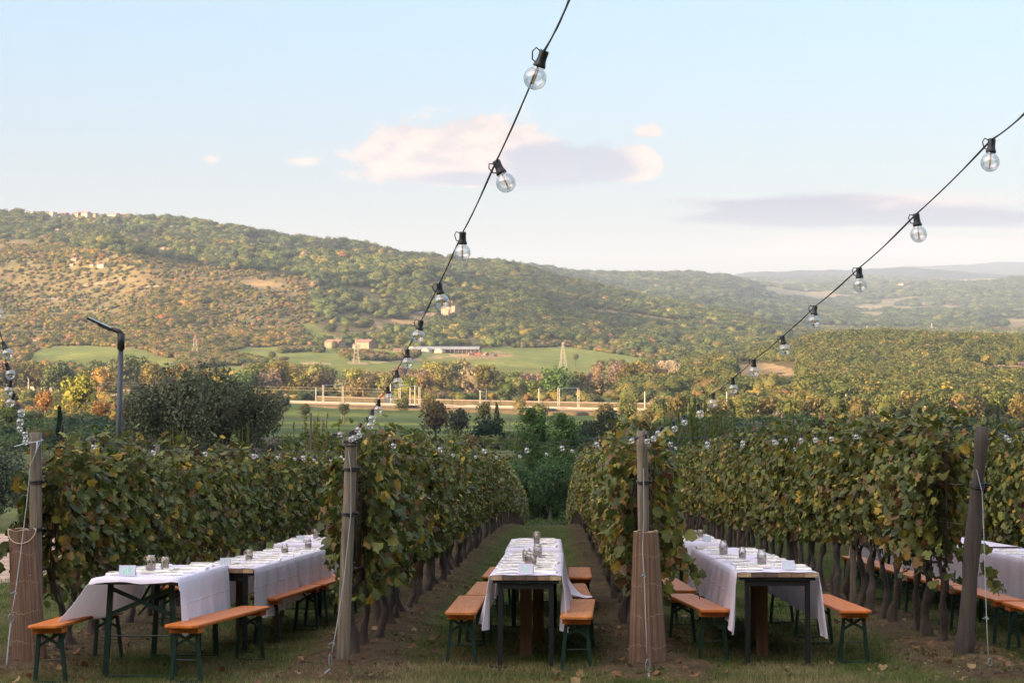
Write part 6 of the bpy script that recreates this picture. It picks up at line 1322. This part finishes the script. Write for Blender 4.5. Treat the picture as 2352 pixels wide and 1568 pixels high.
napkin(T4, .14, .55, hh['T4']+.004, -.08, .13, .21, 'thick paper napkin right of the A card'); napkin(T1, .12, 1.0, hh['T1']+.004, .3, .13, .22, 'thick paper napkin right of the jars on the AB table'); napkin(T1, .02, .62, hh['T1']+.004, .1, .09, .23, 'folded white napkin in front of the jars on the AB table')
napkin(T6, -.22, 4.6, hh['T6']+.006, .2, .09, .24, 'rolled white napkin at the far left corner of the C table'); napkin(T3, .2, 2.6, hh['T3']+.004, .8, .12, .2, 'white napkin standing up on the rearmost left table')
# place cards with hand written letters
STROKES = {'A': [[(0,0),(.35,1),(.7,0)], [(.12,.35),(.6,.35)]], 'B': [[(0,0),(.05,1),(.45,.95),(.5,.72),(.05,.52),(.55,.42),(.6,.12),(0,0)]], 'P': [[(0,0),(.06,1),(.5,.95),(.55,.62),(.05,.5)]], 'C': [[(.6,.85),(.3,1),(.02,.6),(.08,.2),(.35,0),(.62,.12)]], 'I': [[(.1,0),(.35,1)]]}
def card(cl, x, y, h, w, ht, text, label, yaw=0):
    loc, rot, L = frame(*cl); e = empty('place_card', on(cl, x, y, h+.004), (rot[0], 0, rot[2]+yaw), label=label, cat='place card', group='folded paper place cards'); dp = ht*.42
    mb = MB(); mb.add([(-w/2,-dp,0),(w/2,-dp,0),(w/2,0,ht),(-w/2,0,ht),(-w/2,dp,0),(w/2,dp,0),(-w/2,-dp+.0015,0),(w/2,-dp+.0015,0),(w/2,0,ht-.003),(-w/2,0,ht-.003)], [(0,1,2,3),(3,2,5,4),(7,6,9,8)]); put('folded_card', mb.mesh('folded_card', M['card']), e)
    mb = MB(); sc = ht*.62; adv = sc*.85; x0 = -adv*len(text)/2+sc*.08
    for ci, ch_ in enumerate(text):
        for stv in STROKES[ch_]:
            P = []
            for u_, v_ in stv: f = (.16+.66*v_); P.append((x0+ci*adv+u_*sc*.9, -dp*(1-f)-.0025, ht*f))
            for a, b in zip(P[:-1], P[1:]): mb.bar(a, b, .0065, .002, up=(0,1,0))
    put('lettering', mb.mesh('lettering', M['ink']), e)
card(T1, -.12, .22, hh['T1'], .135, .085, 'AB', 'folded paper card lettered AB in pale green', .05); card(T2, -.02, .28, hh['T2'], .10, .075, 'P', 'folded paper card lettered P in pale green', .05)
card(T4, .0, .13, hh['T4'], .125, .085, 'A', 'folded paper card lettered A in pale green', -.12); card(T6, .13, .32, hh['T6'], .105, .08, 'C', 'folded paper card lettered C in pale green on the table with three jars', -.05); card(T7, .1, .35, hh['T7'], .105, .065, 'C', 'small folded card with a round green letter on the rear right table'); card(T3, -.1, .6, hh['T3'], .10, .07, 'I', 'small folded card with a slanting green stroke on the rearmost left table', .3)
# rim of a round yellow thing peeping in at the bottom edge
c = at(1561, 1576, 14.3); mb = MB(); mb.smooth = True; e = empty('yellow_object', c, label='round yellow object with an orange rim at the bottom edge of the picture', cat='round object')
mb.lathe([(.098,-.30),(.104,0),(.108,.006),(.100,.010)], 28); put('rim', mb.mesh('rim', M['orangerim']), e); mb = MB(); mb.smooth = True; mb.lathe([(.1,.008),(.07,.014),(.001,.016)], 28); put('top', mb.mesh('top', M['yellow']), e)

# ------------------------------------------------------------------ string lights
BR = .025
mb = MB(); mb.smooth = True; mb.lathe([(.0001,-BR)]+[(BR*math.sin(a), -BR*math.cos(a)) for a in np.linspace(.25, 2.62, 12)]+[(.0125,.0235),(.012,.030)], 18); BULB = mb.mesh('glass_bulb', M['bulb'])
mb = MB(); mb.smooth = True; mb.lathe([(.0001,.062),(.0095,.062),(.0105,.058),(.0100,.045),(.0112,.036),(.0135,.030),(.0138,.0255),(.0120,.0245)], 14); mb.tube([(-.0095,0,.058),(-.019,0,.062),(-.024,0,.052),(-.019,0,.036),(-.011,0,.033)], .0017, 6); SOCK = mb.mesh('bulb_socket', M['plastic'])
mb = MB(); mb.smooth = True; mb.tube([(0,0,.022),(0,0,.012),(.0006,0,-.010),(0,0,-.014)], [.0014,.0022,.0022,.0012], 6); FIL = mb.mesh('filament', M['amber'])
SL = 'strings of clear globe bulbs'
def string(bulbs, label, pre=(), post=(), sag=0.006, rad=.0021, mark=None, seed=1, wrap=None):
    """bulbs: (qx, qy of the globe centre, distance, tilt)"""
    r = random.Random(seed); e = empty('string_light', at(*bulbs[0][:3]), label=label, cat='string light', group=SL); org = e.location.copy(); tops = []
    for b in bulbs:
        qx, qy, d = b[:3]; tl = b[3] if len(b) > 3 else r.uniform(-.14, .14); p = at(qx, qy, d)-org; rot = Euler((r.uniform(-.15, .15), tl, 0)); up = rot.to_matrix()@Vector((0,0,1))
        s_ = put('bulb_socket', SOCK, e, p, rot); put('glass_bulb', BULB, s_); put('filament', FIL, s_, rot=(0,0,r.uniform(0, 3))); tops.append(p+up*.060)
    P = [at(*q)-org for q in pre]+tops+[at(*q)-org for q in post]; pts = []
    for a, b in zip(P[:-1], P[1:]):
        L = (b-a).length
        for k in range(6): f = k/6; pts.append(a+(b-a)*f-Vector((0,0,sag*4*f*(1-f)*L)))
    pts.append(P[-1]); mb = MB(); mb.smooth = True; mb.tube(pts, rad, 6); put('cable', mb.mesh('cable', M['plastic']), e)
    tw = MB(); tw.smooth = True; tw.tube([p+Vector((rad*.9*math.sin(i*.9), rad*.9*math.cos(i*.9), rad*.5)) for i, p in enumerate(pts)], rad*.75, 5); put('second_strand', tw.mesh('second_strand', M['plastic']), e); return e
def dd_(s_): return .05*F/s_
string([(1229,180,dd_(53.8),.34),(1162,420,dd_(45.6),-.42),(1062,580,dd_(38.5),.02),(1014,692,dd_(34.3),-.13),(960,772,dd_(30.2),.2),(935.7,833.8,dd_(26.2),0),(913.7,879,dd_(23.6),-.1),(893.6,913.8,dd_(21.6),-.12),(868.7,941,dd_(19.9),.08),(854.4,962,dd_(18.4),.05),(849.8,977.5,dd_(17.2),-.3),(822.3,986.7,t2-.75,.45),(825,999.5,t2-.5,-.5),(812.7,1005,t2-.3,-.2),(806,1008.7,t2-.12,-.1),(781,998,t2-.12,-1.5)],
       'string of bulbs descending across the sky to the top of the leaning post', pre=[(1400,-220,2.9),(1309,-2,3.55)], post=[(800,1003,t2-.08)], seed=2)
string([(2274,373,dd_(44),.1),(2110,538,dd_(38.5),-.12),(1975,655,dd_(33.2),-.05),(1869,738,dd_(29.3),.1),(1802,803,dd_(26.2),-.15),(1731,853,dd_(23.6),.02),(1684,893,dd_(21.4),-.04),(1636,926,dd_(19.6),.1),(1607.6,950,dd_(18.6),-.2),(1572,970,t3-1.4+.0,.0),(1549.7,984,t3-1.1,-.2),(1511.7,995,t3-.8,.5),(1501,1007,t3-.5,-.15),(1486,1012.8,t3-.15,-.2),(1451,1012,t3-.1,1.1)],
       'string of bulbs sloping down from the right edge to the post in the reed mat', pre=[(2520,90,4.0),(2353,262,4.6)], post=[(1468,1004,t3-.06)], seed=3)
string([(-60,560,dd_(33),-.1),(-8,720,dd_(28.5),-.2),(17.6,813,dd_(24.8),-.4),(23.7,860,dd_(23.4),-.3),(19,897.7,dd_(21.3),.25),(23.5,925,dd_(19.8),.4),(49,948,dd_(18.9),-.45),(46,969,dd_(17.3),0),(45,985,t1-1.6,.2),(57.8,997,t1-1.2,-.1),(59,1008,t1-.7,-.1),(57.8,1016,t1-.25,.2)],
       'string of bulbs hanging down the left edge to the first end post', pre=[(-120,330,5.6)], post=[(70,1006,t1-.08)], seed=4, sag=.02)
string([(215,1026,t1+.7),(352,1039,t1+1.0),(471,1042,t1+1.1),(583,1047,t1+1.1),(697,1051,t2+1.2),(786,1051,t2+.6)], 'string of bulbs strung between the first end post and the leaning post', pre=[(90,1006,t1+.02)], post=[(808,1026,t2+.06)], sag=.012, seed=5)
string([(904,1023.5,t2+.7),(1011,1032,t2+1.2),(1112.7,1035.7,t2+1.4),(1210,1033.5,t2+1.4),(1291,1029,t2+1.2),(1371,1020.4,t2+.8)], 'string of bulbs over the centre aisle, nearer one with bigger bulbs', pre=[(815,1006,t2+.05)], post=[(1466,1003,t3+.02)], sag=.012, seed=6)
string([(995.5,1039.6,27),(1003.5,1027,27,.9),(1040,1045.5,27),(1092.6,1049,27.2),(1140,1050,27.3),(1194,1048,27.3),(1255.6,1043,27.2),(1314,1035,27.1),(1382.5,1022.6,27)], 'string of bulbs over the centre aisle, farther one with smaller bulbs', pre=[(990,1030,27)], post=[(1420,1010,27)], sag=.012, seed=7)
string([(590,1047,28),(637,1050,28),(677,1054,28.1),(721,1056,28.1),(760,1058,28.1)], 'far string of small bulbs left of the leaning post', pre=[(582,1040,28)], post=[(850,1052,28)], sag=.012, seed=8)
string([(1539.7,1020,t3+.6),(1624.5,1019.4,t3+1.0),(1706,1017,t3+1.2),(1778.6,1015,t3+1.3),(1840,1011,t3+1.3),(1873,1010,t3+1.3),(1909.7,1007.7,t3+1.2),(1967,1002.6,t3+1.1)], 'string of bulbs from the reed wrapped post towards the dark gnarled post', pre=[(1490,1003,t3+.05)], post=[(2060,996,t3+1),(2235,990,t4+.08)], sag=.008, seed=9)
string([(1552,1029,27),(1624,1026.5,27),(1704,1024,27),(1785,1017,27),(1805.5,1010,27,1.0),(1825.5,1031,27)], 'far string of small bulbs right of the reed wrapped post', pre=[(1500,1020,27)], post=[(1817,1012,27)], sag=.012, seed=10)
string([(2311,1004,t4+.6),(2318,1010,t4+.9),(2395,1010,t4+1.2)], 'string of bulbs leaving the dark gnarled post at the right edge', pre=[(2270,990,t4+.05)], post=[(2470,1005,t4+1.5)], sag=.01, seed=11)
# coil of black cable left on the trellis posts that carry the far strings
for qx, qy, tt, l in [(990,1031,28.4,'coil of black cable round a trellis post right of the leaning post'), (592,1037,29.6,'coil of black cable round a trellis post left of the leaning post'), (1816,1012,30,'coil of black cable round a trellis post behind the right vines')]:
    c = at(qx, qy, tt); b = Vector((c.x, c.y, -SLOPE*tt)); wpost('trellis_post', b, c+Vector((0,0,.05)), .06, .058, 'post_old', 'dark thick trellis post carrying a coil of cable, '+l.split('post ')[1])
    mb = MB(); mb.smooth = True
    for k in range(4): mb.tube([c+Vector((.075*math.cos(a), .075*math.sin(a), -.02-.03*k+.012*math.sin(a+k*2))) for a in np.linspace(0, 2*math.pi, 17)], .005, 5, cap=False)
    tag(put('cable_coil', mb.mesh('cable_coil', M['plastic'])), l, 'cable')
mb = MB(); mb.smooth = True; c = at(806, 1003, t2)
for k in range(4): mb.tube([c+Vector((.062*math.cos(a), .062*math.sin(a), -.02-.014*k+.012*math.sin(a+k*2))) for a in np.linspace(0, 2*math.pi, 17)], .005, 5, cap=False)
tag(put('cable_coil', mb.mesh('cable_coil', M['plastic'])), 'coil of black cable round the top of the leaning post', 'cable')
# ------------------------------------------------------------------ air
hz = bpy.data.materials.new('haze'); hz.use_nodes = True; t = NT(hz.node_tree); t.n.clear()
pv = t.new('ShaderNodeVolumePrincipled'); pv.inputs['Color'].default_value = (0.50, 0.61, 0.80, 1); pv.inputs['Density'].default_value = HAZE; pv.inputs['Anisotropy'].default_value = 0.0
o = t.new('ShaderNodeOutputMaterial'); t.l.new(pv.outputs[0], o.inputs['Volume']); 
try: hz.cycles.homogeneous_volume = True
except Exception: pass
mb = MB(); mb.box((0, 0, 250), (29400, 29400, 800)); put('haze', mb.mesh('haze', hz), kind='stuff')
